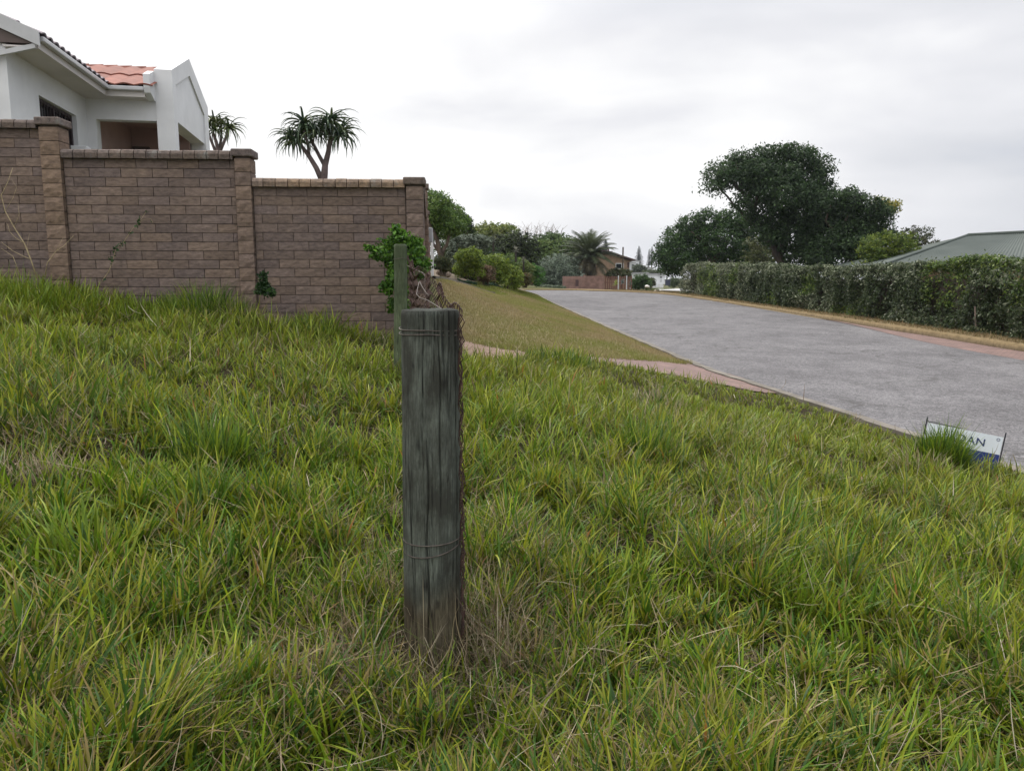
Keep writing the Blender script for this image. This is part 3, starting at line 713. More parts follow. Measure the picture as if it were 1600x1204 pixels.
# window with slats
win = MB()
b0, b1, z0_, z1_ = -2.28, -.56, 1.9, 3.0
for (q0, q1, r0_, r1_) in ((b0, b0+.05, z0_, z1_), (b1-.05, b1, z0_, z1_), (b0+.05, b1-.05, z1_-.06, z1_), (b0+.05, b1-.05, z0_, z0_+.06), (-1.44, -1.39, z0_+.06, z1_-.06)):
    win.box(-1.80, -1.70, q0, q1, r0_, r1_, hf)
wo = win.build('window', M['window_frame'], house)
mb = MB(); mb.box(-1.79, -1.78, b0+.05, b1-.05, z0_+.06, z1_-.06, hf); mb.build('pane', M['glass'], wo)
mb = MB()
for q in np.arange(b0+.14, b1-.06, .135): mb.box(-1.71, -1.695, q, q+.016, z0_+.02, z1_-.02, hf)
mb.build('burglar_bars', M['window_frame'], wo)
# soffits, fascia, gutters
mb = MB(); mb.box(-1.62, -1.17, -3.5, .03, 3.44, 3.465, hf); mb.box(-1.17, -.45, -.27, .03, 3.44, 3.465, hf)
mb.build('soffit', M['soffit_paint'], house)
mb = MB(); mb.box(-1.17, -1.145, -3.46, -.27, 3.44, 3.60, hf); mb.box(-1.17, -.45, -.295, -.27, 3.44, 3.60, hf); mb.build('fascia', M['soffit_paint'], house)
mb = MB(); mb.box(-1.145, -1.06, -3.44, -.295, 3.545, 3.625, hf); mb.box(-1.145, -.452, -.38, -.295, 3.545, 3.625, hf); mb.build('gutter', M['gutter_paint'], house, bevel=.018)
# barge board and brace at the near gable end
sl_ = .44
fb = lambda p_, q_, d_: hf(p_, d_, q_)
mb = MB(); mb.prism([(-1.10, 3.46), (-1.10, 3.67), (-4.06, 3.67+2.96*sl_), (-4.06, 3.46+2.96*sl_)], -3.54, -3.50, fb)
mb.prism([(-1.17, 3.43), (-1.17, 3.50), (-2.4, 3.18), (-2.4, 3.11)], -3.52, -3.46, fb)
mb.box(-1.62-.3, -1.62-.22, -3.52, -3.46, 3.2, 3.9, hf)
mb.build('barge_board', M['gutter_paint'], house)
# tiled roofs: wavy interlocking tiles
def tiled(name, base, alongv, upv, nA, nU, w_, l_, rise, mat, cbase):
    mb = MB(); base = np.array(base, float); A_ = np.array(alongv, float); U_ = np.array(upv, float); Nn = np.cross(A_, U_); Nn /= np.linalg.norm(Nn)
    if Nn[2] < 0: Nn = -Nn
    k = 6
    for j in range(nU):
        for i in range(nA):
            P = []; sh = .85+.3*rng.random(); c_ = (cbase[0]*sh, cbase[1]*sh, cbase[2]*sh)
            for q in range(k+1):
                h = rise*(math.sin(math.pi*q/k)**1.3)
                x_ = (i+q/k)*w_
                P.append(base+A_*x_+U_*(j*l_)+Nn*(h+.030)); P.append(base+A_*x_+U_*((j+1)*l_+.03)+Nn*(h+.004))
                P.append(base+A_*x_+U_*(j*l_)+Nn*(h+.006))
            fs = []
            for q in range(k):
                a_ = 3*q; fs.append((a_, a_+3, a_+4, a_+1)); fs.append((a_+2, a_+5, a_+3, a_))
            mb.add(P, fs, c_)
    return mb.build(name, mat, house)
# porch roof B (front pitch), rising towards +b
d_a = np.array([ha[0], ha[1], 0]); d_b = np.array([hb[0], hb[1], 0])
upB = (d_b+np.array([0, 0, .40])); upB = upB/np.linalg.norm(upB)
tiled('roof', hf(-3.0, -.36, 3.625), d_a, upB, 8, 2, .34, 1.10, .032, M['red_tiles'], (1, 1, 1))
upA = (-d_a+np.array([0, 0, sl_])); upA = upA/np.linalg.norm(upA)
tiled('roof', hf(-1.09, -3.50, 3.63), d_b, upA, 15, 8, .25, .385, .040, M['grey_tile_edge'], (1, 1, 1))
mb = MB()
mb.prism([(-.34, 3.615), (1.72, 3.60+2.08*.39), (3.7, 3.7), (3.5, 3.52), (-.22, 3.50), (-.26, 3.61)], -2.9, -.34, gx_)
mb.prism([(-1.12, 3.61), (-4.06, 3.60+2.94*sl_), (-7, 3.6), (-6.6, 3.5), (-1.19, 3.50), (-1.18, 3.605)], -3.49, 3.4, fb)
mb.build('roof_deck', M['dark_door'], house)
mb = MB()
for i in range(9):
    a0 = -2.9+i*.285; mb.tube([hf(a0, 1.72, 4.42), hf(a0+.30, 1.72, 4.42+.008)], [.065, .075], 8)
mb.build('ridge_tiles', M['red_tiles'], house)

# ------------------------------------------------------------ green roofed house behind the hedge
Yr = 33.0
eL = at(1385, 413, Yr); r0 = at(1512, 368.5, Yr+4); r1 = at(1650, 361.5, Yr+2.0)
gh = empty('green_roof_house', (float(eL[0])+5, Yr+4, -2)); tag(gh, 'low house with dark green corrugated roof behind the right hedge', 'house')
ev = at(1700, 425, Yr-4.5)
eR = np.array([ev[0], ev[1], eL[2]-.02])
def corr(name, P00, P01, P10, P11, n_, amp, mat):   # sheet from eave (P00,P01) to ridge (P10,P11) with ribs
    V_ = []; K_ = 6
    N_ = np.cross(P01-P00, P10-P00); N_ = N_/np.linalg.norm(N_); N_ = N_ if N_[2] > 0 else -N_
    for i in range(n_+1):
        t = i/n_; a_ = P00*(1-t)+P01*t; b_ = P10*(1-t)+P11*t; h = amp*(1 if i % 4 in (0, 1) else -1)
        for j in range(K_+1): V_.append(a_*(1-j/K_)+b_*j/K_+N_*(h+.01*(j % 2)))
    fs = [(i*(K_+1)+j, (i+1)*(K_+1)+j, (i+1)*(K_+1)+j+1, i*(K_+1)+j+1) for i in range(n_) for j in range(K_)]
    return npmesh(name, V_, fs, mat, gh)
corr('roof', eL, eR, r0, r1, 190, .018, M['green_roof'])
back = np.array([eL[0]+1.0, Yr+8.5, eL[2]])
corr('roof', eL, back, r0, r0+np.array([.01, .01, 0]), 60, .018, M['green_roof'])
mb = MB(); mb.tube([r0+np.array([0, 0, .03]), r1+np.array([0, 0, .03])], .09, 8); mb.tube([eL+np.array([0, 0, .03]), r0+np.array([0, 0, .03])], .07, 8); mb.build('ridge_cap', M['green_roof'], gh)
mb = MB(); n_ = np.array([0, 0, 1.])
d1 = (eR-eL)/np.linalg.norm(eR-eL); q_ = np.array([-d1[1], d1[0], 0])
def gf(s, d, z): p_ = eL+d1*s+q_*d; return (p_[0], p_[1], z)
mb.box(.5, 14, .5, 7.5, -2.4, float(eL[2])-.12, gf); mb.build('wall', M['tan_brick'], gh)
mb = MB(); mb.box(-.02, 14, -.04, .0, float(eL[2])-.16, float(eL[2])-.01, gf); mb.build('gutter', M['green_roof'], gh)

# ------------------------------------------------------------ things beyond the crest
def frame_px(px0, py0, Y0, ang):
    o_ = at(px0, py0, Y0); ca, sa = math.cos(ang), math.sin(ang)
    return lambda s, d, z: (o_[0]+ca*s-sa*d, Y0+sa*s+ca*d, z)
# brown face brick building with sloping roof
Yb = 84.0
bb = at(935, 449, Yb); b1_ = at(986, 449, Yb)
bf_ = frame_px(925, 449, Yb, R(3)); wB = float(b1_[0]-at(925, 449, Yb)[0])
hs = empty('brick_house', (float(bb[0]), Yb, -1.2)); tag(hs, 'tan brick house with sloping dark roof behind the palm', 'house')
simple('dark_roof', (0.085, 0.05, 0.05), .8, .1, 4)
zl = lambda y: zt(960, y, Yb)
fz = lambda p_, q_, d_: bf_(p_, d_, q_)
mb = MB(); mb.prism([(0, -1.6), (wB, -1.6), (wB, zl(408)), (wB*.45, zl(397)), (0, zl(391))], 0, 7, fz); mb.build('wall', M['tan_brick'], hs)
mb = MB(); mb.prism([(-.3, zl(390)), (wB*.45, zl(395.5)), (wB+.35, zl(407.5)), (wB+.35, zl(405.5)), (wB*.45, zl(393.5)), (-.3, zl(388))], -.6, 7.3, fz); mb.build('roof', M['dark_roof'], hs)
sx = lambda px: (px-925)/(986-925)*wB
mb = MB(); mb.box(sx(961.5), sx(974.5), -.05, .02, zl(420), zl(411), bf_); wfm = mb.build('window', M['white_paint'], hs)
mb = MB(); mb.box(sx(962.3), sx(970.5), -.08, -.055, zl(419), zl(412.2), bf_); mb.build('pane', M['glass'], wfm)
mb = MB(); mb.box(sx(980), sx(982.5), -.04, .02, zl(418), zl(409.5), bf_); wf2 = mb.build('window', M['dark_roof'], hs)
mb = MB(); mb.box(sx(983.2), sx(986.4), -.10, -.02, -1.6, zl(409), bf_); mb.build('corner_panel', M['far_white'], hs)
mb = MB(); mb.box(sx(957), sx(958.5), 3, 3.5, zl(396), zl(386.5), bf_)
mb.box(sx(950), sx(966), 4, 6, zl(396), zl(391.5), bf_); mb.box(sx(950)-.1, sx(967), 3.9, 6.1, zl(391.5), zl(390.5), bf_); mb.build('chimney', M['dark_roof'], hs)
# telephone pole
pp = at(972.5, 440, 76); po = empty('utility_pole', (float(pp[0]), 76, -1.3)); tag(po, 'thin dark utility pole in front of the tan brick house', 'pole')
mb = MB(); mb.tube([(pp[0], 76, -1.4), (pp[0], 76, zt(972, 386, 76))], [.10, .07], 8); mb.build('shaft', M['bark'], po)
mb = MB(); mb.box(-.35, .35, -.04, .04, 0, .08, lambda x, y, z: (pp[0]+x, 76-.11+y, zt(972, 402, 76)+z)); mb.build('crossarm', M['bark'], po)
# white modern houses far down the street
def block_house(name, label, Y, boxes, wins, group=None):
    e_ = empty(name, tuple(map(float, at(boxes[0][0], 445, Y)))); tag(e_, label, 'house', group)
    for i, (x0, x1, yt, yb, dpt) in enumerate(boxes):
        p0 = at(x0, yb, Y); p1_ = at(x1, yb, Y); zz = zt(x0, yt, Y); mb = MB(); mb.box(float(p0[0]), float(p1_[0])-.02, Y+.02*i, Y+dpt, zt(x0, yb, Y), zz); wl_ = mb.build('wall', M['far_white'], e_)
        mb = MB(); mb.box(float(p0[0])-.15, float(p1_[0])+.11, Y-.2+.02*i, Y+dpt+.1, zz+.003, zz+.18); mb.build('parapet', M['grey_metal'], wl_)
    for (x0, x1, yt, yb) in wins:
        p0 = at(x0, yb, Y); p1_ = at(x1, yb, Y); mb = MB(); mb.box(float(p0[0]), float(p1_[0]), Y-.08, Y-.02, zt(x0, yb, Y), zt(x0, yt, Y)); mb.build('window', M['glass'], e_)
block_house('white_house', 'tall stepped white house far off right of the tan brick house', 190, [(986, 992, 411, 440, 8), (992, 998.5, 408, 440, 8), (998.5, 1003, 413, 440, 8)], [(987, 990.5, 413, 415.5), (993.5, 997, 412, 416)])
block_house('white_house', 'long low white house far off beneath the tall pines', 175, [(1003, 1021, 419, 442, 9), (1010, 1024, 423, 442, 12)], [(1006, 1011, 421.5, 424), (1013, 1018, 421.5, 424)])
block_house('white_house', 'white walled building with grey gate beyond the round green bush', 118, [(987, 1012, 427.5, 446, 7), (1012, 1029, 429, 445, 6), (1029, 1039, 429.5, 444, 8)], [(1017, 1019, 433, 441), (1031, 1034, 432, 441)])
mb = MB()
for i in range(9):
    q = at(1020+i*1.9, 445, 112); mb.box(float(q[0]), float(q[0])+.09, 112, 112.06, -1.6, zt(1020, 434, 112))
q0, q1 = at(1020, 445, 112), at(1037, 445, 112); mb.box(float(q0[0]), float(q1[0]), 112.07, 112.12, zt(1020, 435, 112)-.08, zt(1020, 435, 112)); mb.box(float(q0[0]), float(q1[0]), 112.07, 112.12, -1.4, -1.3)
tag(mb.build('palisade_fence', M['far_white']), 'white palisade fence at the far end of the side road', 'fence')
# wheelie bin
bn = at(1043, 445, 92); e_ = empty('wheelie_bin', (float(bn[0]), 92, g1(bn[0], 92))); tag(e_, 'dark blue wheelie bin standing beside the pale side road', 'bin')
zb_ = zt(1043, 446, 92); zt_ = zt(1043, 437.5, 92)
bw = .28
mb = MB(); P = [(bn[0]+sx_*bw*k_, 92+sy_*.33*k_, z_) for (z_, k_) in ((zb_, .78), (zt_, 1.0)) for (sx_, sy_) in ((-1, -1), (1, -1), (1, 1), (-1, 1))]
mb.add(P, [(3, 2, 1, 0), (4, 5, 6, 7), (0, 1, 5, 4), (1, 2, 6, 5), (2, 3, 7, 6), (3, 0, 4, 7)]); mb.build('body', M['dark_bin'], e_, bevel=.02)
mb = MB(); mb.box(bn[0]-bw*1.12, bn[0]+bw*1.12, 92-.40, 92+.36, zt_+.005, zt_+.07); mb.build('lid', M['dark_bin'], e_, bevel=.02)
for sx_ in (-1, 1):
    mb = MB(); mb.tube([(bn[0]+sx_*.24-.03, 92+.25, zb_+.06), (bn[0]+sx_*.24+.03, 92+.25, zb_+.06)], .1, 12); mb.build('wheel', M['black_plastic'], e_)
# pink brick wall and slatted gate beyond the crest
Yw = 69.0
q0 = at(879, 450, Yw); q1 = at(944, 450, Yw); q2 = at(987, 450, Yw)
simple('pink_brick', (0.225, 0.135, 0.112), .9, .18, 2.5, .3, 30, .01)
pw = empty('pink_brick_wall', (float(q0[0]), Yw, -1.15)); tag(pw, 'low pink brick wall below the palm at the road crest', 'wall')
mb = MB(); mb.box(float(q0[0]), float(at(912, 450, Yw)[0]), Yw, Yw+.22, -1.5, zt(890, 431.5, Yw)); mb.box(float(at(914, 450, Yw)[0]), float(q1[0]), Yw, Yw+.22, -1.5, zt(890, 431, Yw)); mb.build('brick_panel', M['pink_brick'], pw)
mb = MB(); mb.box(float(at(911.5, 450, Yw)[0]), float(at(914.5, 450, Yw)[0]), Yw-.06, Yw+.28, -1.5, zt(912, 429.5, Yw)); mb.build('pillar', M['pink_brick'], pw)
mb = MB(); mb.box(float(at(899, 450, Yw)[0]), float(at(904, 450, Yw)[0]), Yw-.03, Yw-.003, zt(900, 447, Yw), zt(900, 437, Yw)); mb.build('panel', M['dark_roof'], pw)
pg = empty('slatted_gate', (float(q1[0]), Yw, -1.15)); tag(pg, 'reddish brown slatted gate and fence right of the pink wall', 'gate')
mb = MB(); xx = float(q1[0])+.05; i = 0
while xx < float(q2[0])-.08:
    mb.box(xx, xx+.13, Yw+.05, Yw+.09, -1.45, zt(960, 431+(i % 3)*.5, Yw)); xx += .19; i += 1
mb.build('slats', M['wood_gate'], pg)
mb = MB(); mb.box(float(q1[0]), float(q2[0]), Yw+.10, Yw+.14, -.55, -.47); mb.box(float(q1[0]), float(q2[0]), Yw+.10, Yw+.14, -1.2, -1.12); mb.build('rail', M['wood_gate'], pg)
for px in (966, 979):
    mb = MB(); c_ = float(at(px, 450, Yw)[0]); mb.box(c_-.035, c_+.035, Yw-.02, Yw+.045, -1.4, zt(960, 430.5, Yw)); mb.build('post', M['far_white'], pg)
# stones
def rockm(name, label, px, py, Y, r, colr, group=None):
    q = at(px, py, Y); n_ = 10; P = []; fs = []
    for j in range(7):
        ph = math.pi*j/6
        for k in range(n_):
            th = 2*math.pi*k/n_; rr = r*(.75+.5*vnoise(math.cos(th)*2+px, math.sin(th)*2+j*.8, 5))
            P.append((q[0]+rr*math.sin(ph)*math.cos(th)*1.3, Y+rr*math.sin(ph)*math.sin(th), q[2]+rr*.8*math.cos(ph)+r*.3))
    fs = [(j*n_+k, (j+1)*n_+k, (j+1)*n_+(k+1) % n_, j*n_+(k+1) % n_) for j in range(6) for k in range(n_)]
    o = npmesh(name, P, fs, M['stone'], col=np.tile(colr, (len(P), 1)), smooth=True); return tag(o, label, 'rock', group)
rockm('rock', 'pale boulder on the verge beyond the crest', 1011, 448.5, 66, .16, (2.2, 2.2, 2.2))
for i, (px, py) in enumerate([(1023.5, 455), (1027, 455.5), (1031, 455.5), (1035, 456.5), (1039, 457)]):
    rockm('rock', ['leftmost rock of the row lining the verge, pale', 'second rock from the left in the verge row, dark', 'middle rock of the verge row, pale', 'fourth rock from the left in the verge row, dark', 'last rock of the verge row nearest the side road, dark'][i], px, py, 62.5, .10+.03*(i % 2), [(.5, .45, .4), (1.6, 1.5, 1.3)][i % 2 == 0 and i < 3], 'rocks lining the verge')
for i, (px, py, r_) in enumerate([(698, 430.5, .13), (688, 427.5, .12), (806, 447, .16), (793, 446, .13)]):
    rockm('rock', ['low brown rock on the garden bank, middle of three left of the dry shrub', 'brown rock nearest the white gate post', 'larger rock on the bare garden bank near the road', 'smaller rock on the bare garden bank near the road'][i], px, py, [27, 26, 40, 38][i], r_, (.75, .62, .5), 'rocks in the garden bank')

# ------------------------------------------------------------ estate agent board lying in the grass
sg = empty('estate_board', tuple(map(float, at(1510, 715, 6.75)))); tag(sg, 'white and blue estate agent board on a black frame half sunk in grass', 'sign')
TL = at(1450, 660, 7.0); TR = at(1568, 683, 6.75)
ex = (TR-TL); Ws = np.linalg.norm(ex); ex = ex/Ws
up = np.array([.10, .12, 1.0]); up = up-ex*(up@ex); up /= np.linalg.norm(up); ny = np.cross(ex, up); ny = -ny if ny[1] > 0 else ny
def bfm(s, t, d): return tuple(TL+ex*s+up*t+ny*d)
mb = MB(); mb.box(0, Ws, -.160, 0, 0, .006, bfm); mb.build('board', M['white_board'], sg)
mb = MB(); mb.box(0, Ws, -.40, -.161, 0, .006, bfm); mb.build('blue_band', M['blue_board'], sg)
mb = MB()
mb.tube([bfm(-.012, .05, -.006), bfm(-.012, .0, -.006), bfm(-.012, -.7, -.006)], .006, 6); mb.tube([bfm(Ws+.012, .045, -.006), bfm(Ws+.012, -.7, -.006)], .006, 6); mb.tube([bfm(-.012, .012, -.006), bfm(Ws*.45, .006, -.008)], .004, 6)
mb.build('frame', M['black_plastic'], sg)
fc = bpy.data.curves.new('lettering', 'FONT'); fc.body = 'DAN'; fc.size = .092; fc.extrude = .0008; fc.align_x = 'RIGHT'; fc.space_character = 1.06; fc.offset = .0012
to = bpy.data.objects.new('tmp', fc); C.objects.link(to)
dg = bpy.context.evaluated_depsgraph_get(); me = bpy.data.meshes.new_from_object(to.evaluated_get(dg)); bpy.data.objects.remove(to)
me.name = 'lettering'
from mathutils import Matrix
o_ = bfm(Ws-.125, -.112, .0075)
Mx = Matrix(((ex[0]*1.1, up[0], ny[0], o_[0]), (ex[1]*1.1, up[1], ny[1], o_[1]), (ex[2]*1.1, up[2], ny[2], o_[2]), (0, 0, 0, 1)))
me.transform(Mx); me.materials.clear(); link('lettering', me, M['ink'], sg)
mb = MB(); q = Vector(bfm(Ws-.035, -.03, .008)); mb.tube([Vector(bfm(Ws-.035+.012*math.cos(t), -.03+.012*math.sin(t), .008)) for t in np.linspace(0, 2*math.pi, 17)], .0022, 5, cap=False); mb.build('ring_mark', M['ink'], sg)
# ------------------------------------------------------------ foliage
def rand_unit(n): 
    v = rng.normal(size=(n, 3)); return v/np.linalg.norm(v, axis=1, keepdims=True)
def leaves_mesh(name, P, Nrm, size, cols, mat='leaf', parent=None, aspect=.5, drape_=0.0, jit=.9):
    """one pointed folded leaf per point"""
    n = len(P)
    nn_ = Nrm+rng.normal(size=(n, 3))*jit; nn_ /= np.linalg.norm(nn_, axis=1, keepdims=True)+1e-9
    t = np.cross(nn_, rand_unit(n)); t /= np.linalg.norm(t, axis=1, keepdims=True)+1e-9
    t[:, 2] -= drape_; t /= np.linalg.norm(t, axis=1, keepdims=True)+1e-9
    b = np.cross(nn_, t); b /= np.linalg.norm(b, axis=1, keepdims=True)+1e-9
    s = (size*(.6+.8*rng.random(n)))[:, None]
    V_ = np.empty((n, 4, 3)); V_[:, 0] = P-t*s*.5; V_[:, 1] = P+b*s*aspect*.5+nn_*s*.08; V_[:, 2] = P+t*s*.5; V_[:, 3] = P-b*s*aspect*.5+nn_*s*.08
    i_ = np.arange(n)*4; Fq = np.c_[i_, i_+1, i_+2, i_+3]
    return npmesh(name, V_.reshape(-1, 3), Fq, M[mat], parent, col=np.repeat(cols, 4, axis=0))
def pick_cols(n, palette, clump_id=None, var=.22):
    pal = np.array(palette, float)
    if clump_id is None: k = rng.integers(0, len(pal), n)
    else:
        m = rng.integers(0, len(pal), clump_id.max()+1); k = m[clump_id]; r_ = rng.random(n) < .3; k = np.where(r_, rng.integers(0, len(pal), n), k)
    c = pal[k]*(1+rng.normal(size=(n, 1))*var); return np.clip(c, .004, .9)
def lobe_points(lobes, n, clump=.16, per=14, fill=.25, rough=.2, flatbottom=None):
    """lobes: (cx,cy,cz,rx,ry,rz). leaf clumps spread on lumpy shells; leaves gathered round clump centres"""
    lb = np.array(lobes, float); wgt = (lb[:, 3]*lb[:, 5])**1.0; wgt /= wgt.sum()
    nc_ = max(3, n//per); k = rng.choice(len(lb), nc_, p=wgt); d = rand_unit(nc_)
    q = lb[k]
    rr = 1-np.abs(rng.normal(size=nc_))*rough; inn = rng.random(nc_) < fill; rr = np.where(inn, rng.random(nc_)**.5*.9, rr)
    lump = (vnoise(d[:, 0]*2.4+k*7.1, d[:, 2]*2.4+d[:, 1]*1.9, 41)-.5)*.34-.06
    rr = rr*(1+lump)
    c_ = q[:, :3]+d*q[:, 3:]*rr[:, None]
    cid = rng.integers(0, nc_, n); cr_ = clump*(.5+rng.random(nc_))
    bl_ = rand_unit(n)*(rng.random(n)**.45)[:, None]*1.45
    P = c_[cid]+bl_*cr_[cid][:, None]*np.array([1, 1, .75])
    Nn = d[cid]*.8+np.array([0, 0, .55]); return P, Nn, cid
def tree(name, label, cat, lobes, n, leaf, palette, clump, trunk_paths, group=None, base=None, bark='bark', aspect=.5, fill=.25, rough=.2, per=14, var=.22, extra=None):
    e_ = empty(name, base if base is not None else tuple(np.array(lobes[0][:3])-np.array([0, 0, lobes[0][5]]))); tag(e_, label, cat, group)
    if trunk_paths:
        mb = MB()
        for path, r0, r1 in trunk_paths:
            m_ = len(path); pp_ = []
            for i in range(m_-1):
                for t in (0, .33, .66):
                    a_ = np.array(path[i], float)*(1-t)+np.array(path[i+1], float)*t; pp_.append(a_+rng.normal(size=3)*r0*.25*(1 if t else 0))
            pp_.append(path[-1]); mb.tube(pp_, list(np.linspace(r0, r1, len(pp_))), 8)
        mb.build('trunk', M[bark], e_, smooth=True)
    P, Nn, cid = lobe_points(lobes, n, clump, per, fill, rough)
    leaves_mesh('crown' if trunk_paths else 'foliage', P, Nn, np.full(n, leaf), pick_cols(n, palette, cid, var), parent=e_, aspect=aspect)
    return e_
def px_lobes(lst, Y, dy=.6, depth=1.0):
    out_ = []
    for (cx, cy, rx, ry) in lst:
        yy = Y+(rng.random()-.5)*dy*2; p_ = at(cx, cy, yy); s = yy/F*.995
        out_.append((p_[0], p_[1], p_[2], rx*s, (rx+ry)*.5*s*depth, ry*s))
    return out_
def dome(x0, x1, yt, yb, k=9):
    """lobes in pixels filling a dome between x0..x1, yt..yb"""
    w_ = x1-x0; h_ = yb-yt; L_ = []
    for i in range(k):
        u_ = (i+.5)/k; xx = x0+w_*u_; top = yt+h_*.45*(abs(2*u_-1)**3.4); r_ = min(w_, h_*1.2)*(.29+.10*rng.random())
        L_.append((min(max(xx, x0+r_*.8), x1-r_*.8), top+r_*.85, r_, r_*.85))
        L_.append((min(max(xx+rng.normal()*r_*.3, x0+r_*.8), x1-r_*.8), min(top+r_*2.0, yb-r_*.45), r_*1.05, min(r_*.9, h_*.4)))
    return L_
def bush(name, label, x0, x1, yt, yb, Y, n, leaf, palette, cat='bush', k=6, clump=.10, group=None, aspect=.5, fill=.25, stems=True, rough=.18):
    base = at((x0+x1)/2, yb, Y); s = Y/F; tp = []
    if stems:
        for i in range(4):
            xx = x0+(x1-x0)*(.2+.2*i); t_ = at(xx, yt+(yb-yt)*.35, Y); b_ = at((x0+x1)/2+(xx-(x0+x1)/2)*.4, yb+1, Y); tp.append(([b_-np.array([0, 0, .1]), (b_+t_)/2, t_], .035, .012))
    return tree(name, label, cat, px_lobes(dome(x0, x1, yt, yb, k), Y, dy=(x1-x0)*s*.25), n, leaf, palette, clump, tp, group, tuple(map(float, base)), aspect=aspect, fill=fill, rough=rough)

DK = [(.026, .044, .016), (.036, .060, .020), (.020, .036, .014), (.048, .072, .026)]
DKB = [(.036, .068, .022), (.028, .055, .018), (.052, .090, .030), (.020, .040, .014)]
MG = [(.060, .110, .022), (.085, .14, .028), (.045, .085, .020), (.11, .16, .035)]
YG = [(.14, .19, .025), (.10, .15, .022), (.18, .21, .035), (.08, .13, .02)]
SV = [(.17, .20, .15), (.11, .14, .10), (.24, .27, .21), (.075, .10, .065)]
OL = [(.085, .10, .035), (.06, .075, .03), (.11, .12, .045)]

# big milkwood-like tree
Yt = 45.0
bl = px_lobes([(1128, 274, 30, 22), (1118, 292, 22, 12), (1150, 262, 32, 22), (1170, 252, 34, 20), (1205, 255, 40, 27), (1240, 262, 44, 34), (1270, 290, 34, 36), (1228, 300, 50, 40), (1185, 300, 36, 28), (1265, 330, 40, 36),
               (1208, 338, 34, 26), (1245, 365, 44, 32), (1170, 282, 34, 20), (1160, 318, 20, 20), (1182, 345, 22, 20), (1205, 365, 22, 18), (1212, 236, 26, 12), (1250, 243, 30, 14), (1285, 262, 20, 22), (1215, 372, 24, 16), (1190, 270, 30, 22)], Yt, 1.6)
tb = lambda *pts: [at(x, y, Yt+d) for x, y, d in pts]
simple('dark_bark', (0.05, 0.038, 0.03), 0.9, 0.25, 6, 0.8, 25, 0.02, stretch=(1, 1, 0.3))
tree('broadleaf_tree', 'tallest dark broadleaf tree with open branches on the left side, behind the hedge', 'tree', bl, 42000, .17, DKB, .26,
     [(tb((1222, 425, 0), (1216, 400, 0), (1204, 382, 0), (1192, 362, .3)), .30, .16), (tb((1216, 400, 0), (1228, 370, .4), (1240, 330, .6), (1245, 280, .4)), .26, .06), (tb((1192, 362, .3), (1178, 330, 0), (1160, 300, -.3), (1140, 282, -.5), (1118, 284, -.6)), .15, .03),
      (tb((1192, 362, .3), (1170, 345, .2), (1150, 325, 0), (1130, 300, 0), (1120, 290, 0)), .11, .03), (tb((1178, 330, 0), (1185, 300, .5), (1180, 262, .3)), .12, .03), (tb((1204, 382, 0), (1206, 340, -.5), (1210, 290, -.3), (1205, 250, 0)), .15, .03),
      (tb((1240, 330, .6), (1262, 300, .4), (1275, 270, .2)), .12, .03), (tb((1160, 300, -.3), (1155, 275, 0), (1150, 255, .2)), .07, .02)],
     base=tuple(map(float, at(1222, 425, Yt))), bark='dark_bark', fill=.30, rough=.16, per=18)
Y2 = 43.0; tb2 = lambda *pts: [at(x, y, Y2+d) for x, y, d in pts]
tree('broadleaf_tree', 'lower wide dark broadleaf tree leaning right beside the tallest tree', 'tree',
     px_lobes([(1300, 322, 34, 26), (1325, 308, 30, 16), (1345, 322, 34, 20), (1372, 335, 26, 14), (1360, 352, 30, 18), (1318, 345, 44, 30), (1285, 372, 42, 32), (1335, 375, 44, 28), (1375, 368, 26, 18), (1300, 398, 48, 24), (1350, 398, 30, 20), (1250, 398, 26, 22), (1268, 350, 26, 24)], Y2, 1.4),
     34000, .16, DKB, .24, [(tb2((1290, 430, 0), (1296, 405, 0), (1310, 370, 0), (1325, 335, 0)), .26, .06), (tb2((1296, 405, 0), (1330, 380, .3), (1362, 355, .2)), .15, .04), (tb2((1310, 370, 0), (1290, 345, -.2), (1298, 320, 0)), .1, .03)], base=tuple(map(float, at(1290, 430, Y2))), fill=.35, rough=.14, per=18)
Y3 = 44.5; tb3 = lambda *pts: [at(x, y, Y3+d) for x, y, d in pts]
tree('broadleaf_tree', 'small crown with yellow leaves sticking out at the right of the dark trees', 'tree', px_lobes([(1384, 318, 13, 10), (1396, 322, 11, 7), (1375, 326, 12, 9), (1390, 330, 11, 6), (1402, 319, 5, 5), (1370, 315, 8, 6)], Y3, .5), 1500, .15,
     [(.30, .27, .05), (.22, .23, .06), (.14, .17, .05), (.36, .31, .07)], .16, [(tb3((1330, 430, 0), (1345, 390, 0), (1360, 350, 0), (1378, 336, 0), (1395, 334, 0), (1407, 320, 0)), .10, .015), (tb3((1378, 336, 0), (1384, 322, 0), (1382, 308, 0)), .03, .01)], base=tuple(map(float, at(1330, 430, Y3))), fill=.4, rough=.3, per=10)
Y4 = 60.0; tb4 = lambda *pts: [at(x, y, Y4+d) for x, y, d in pts]
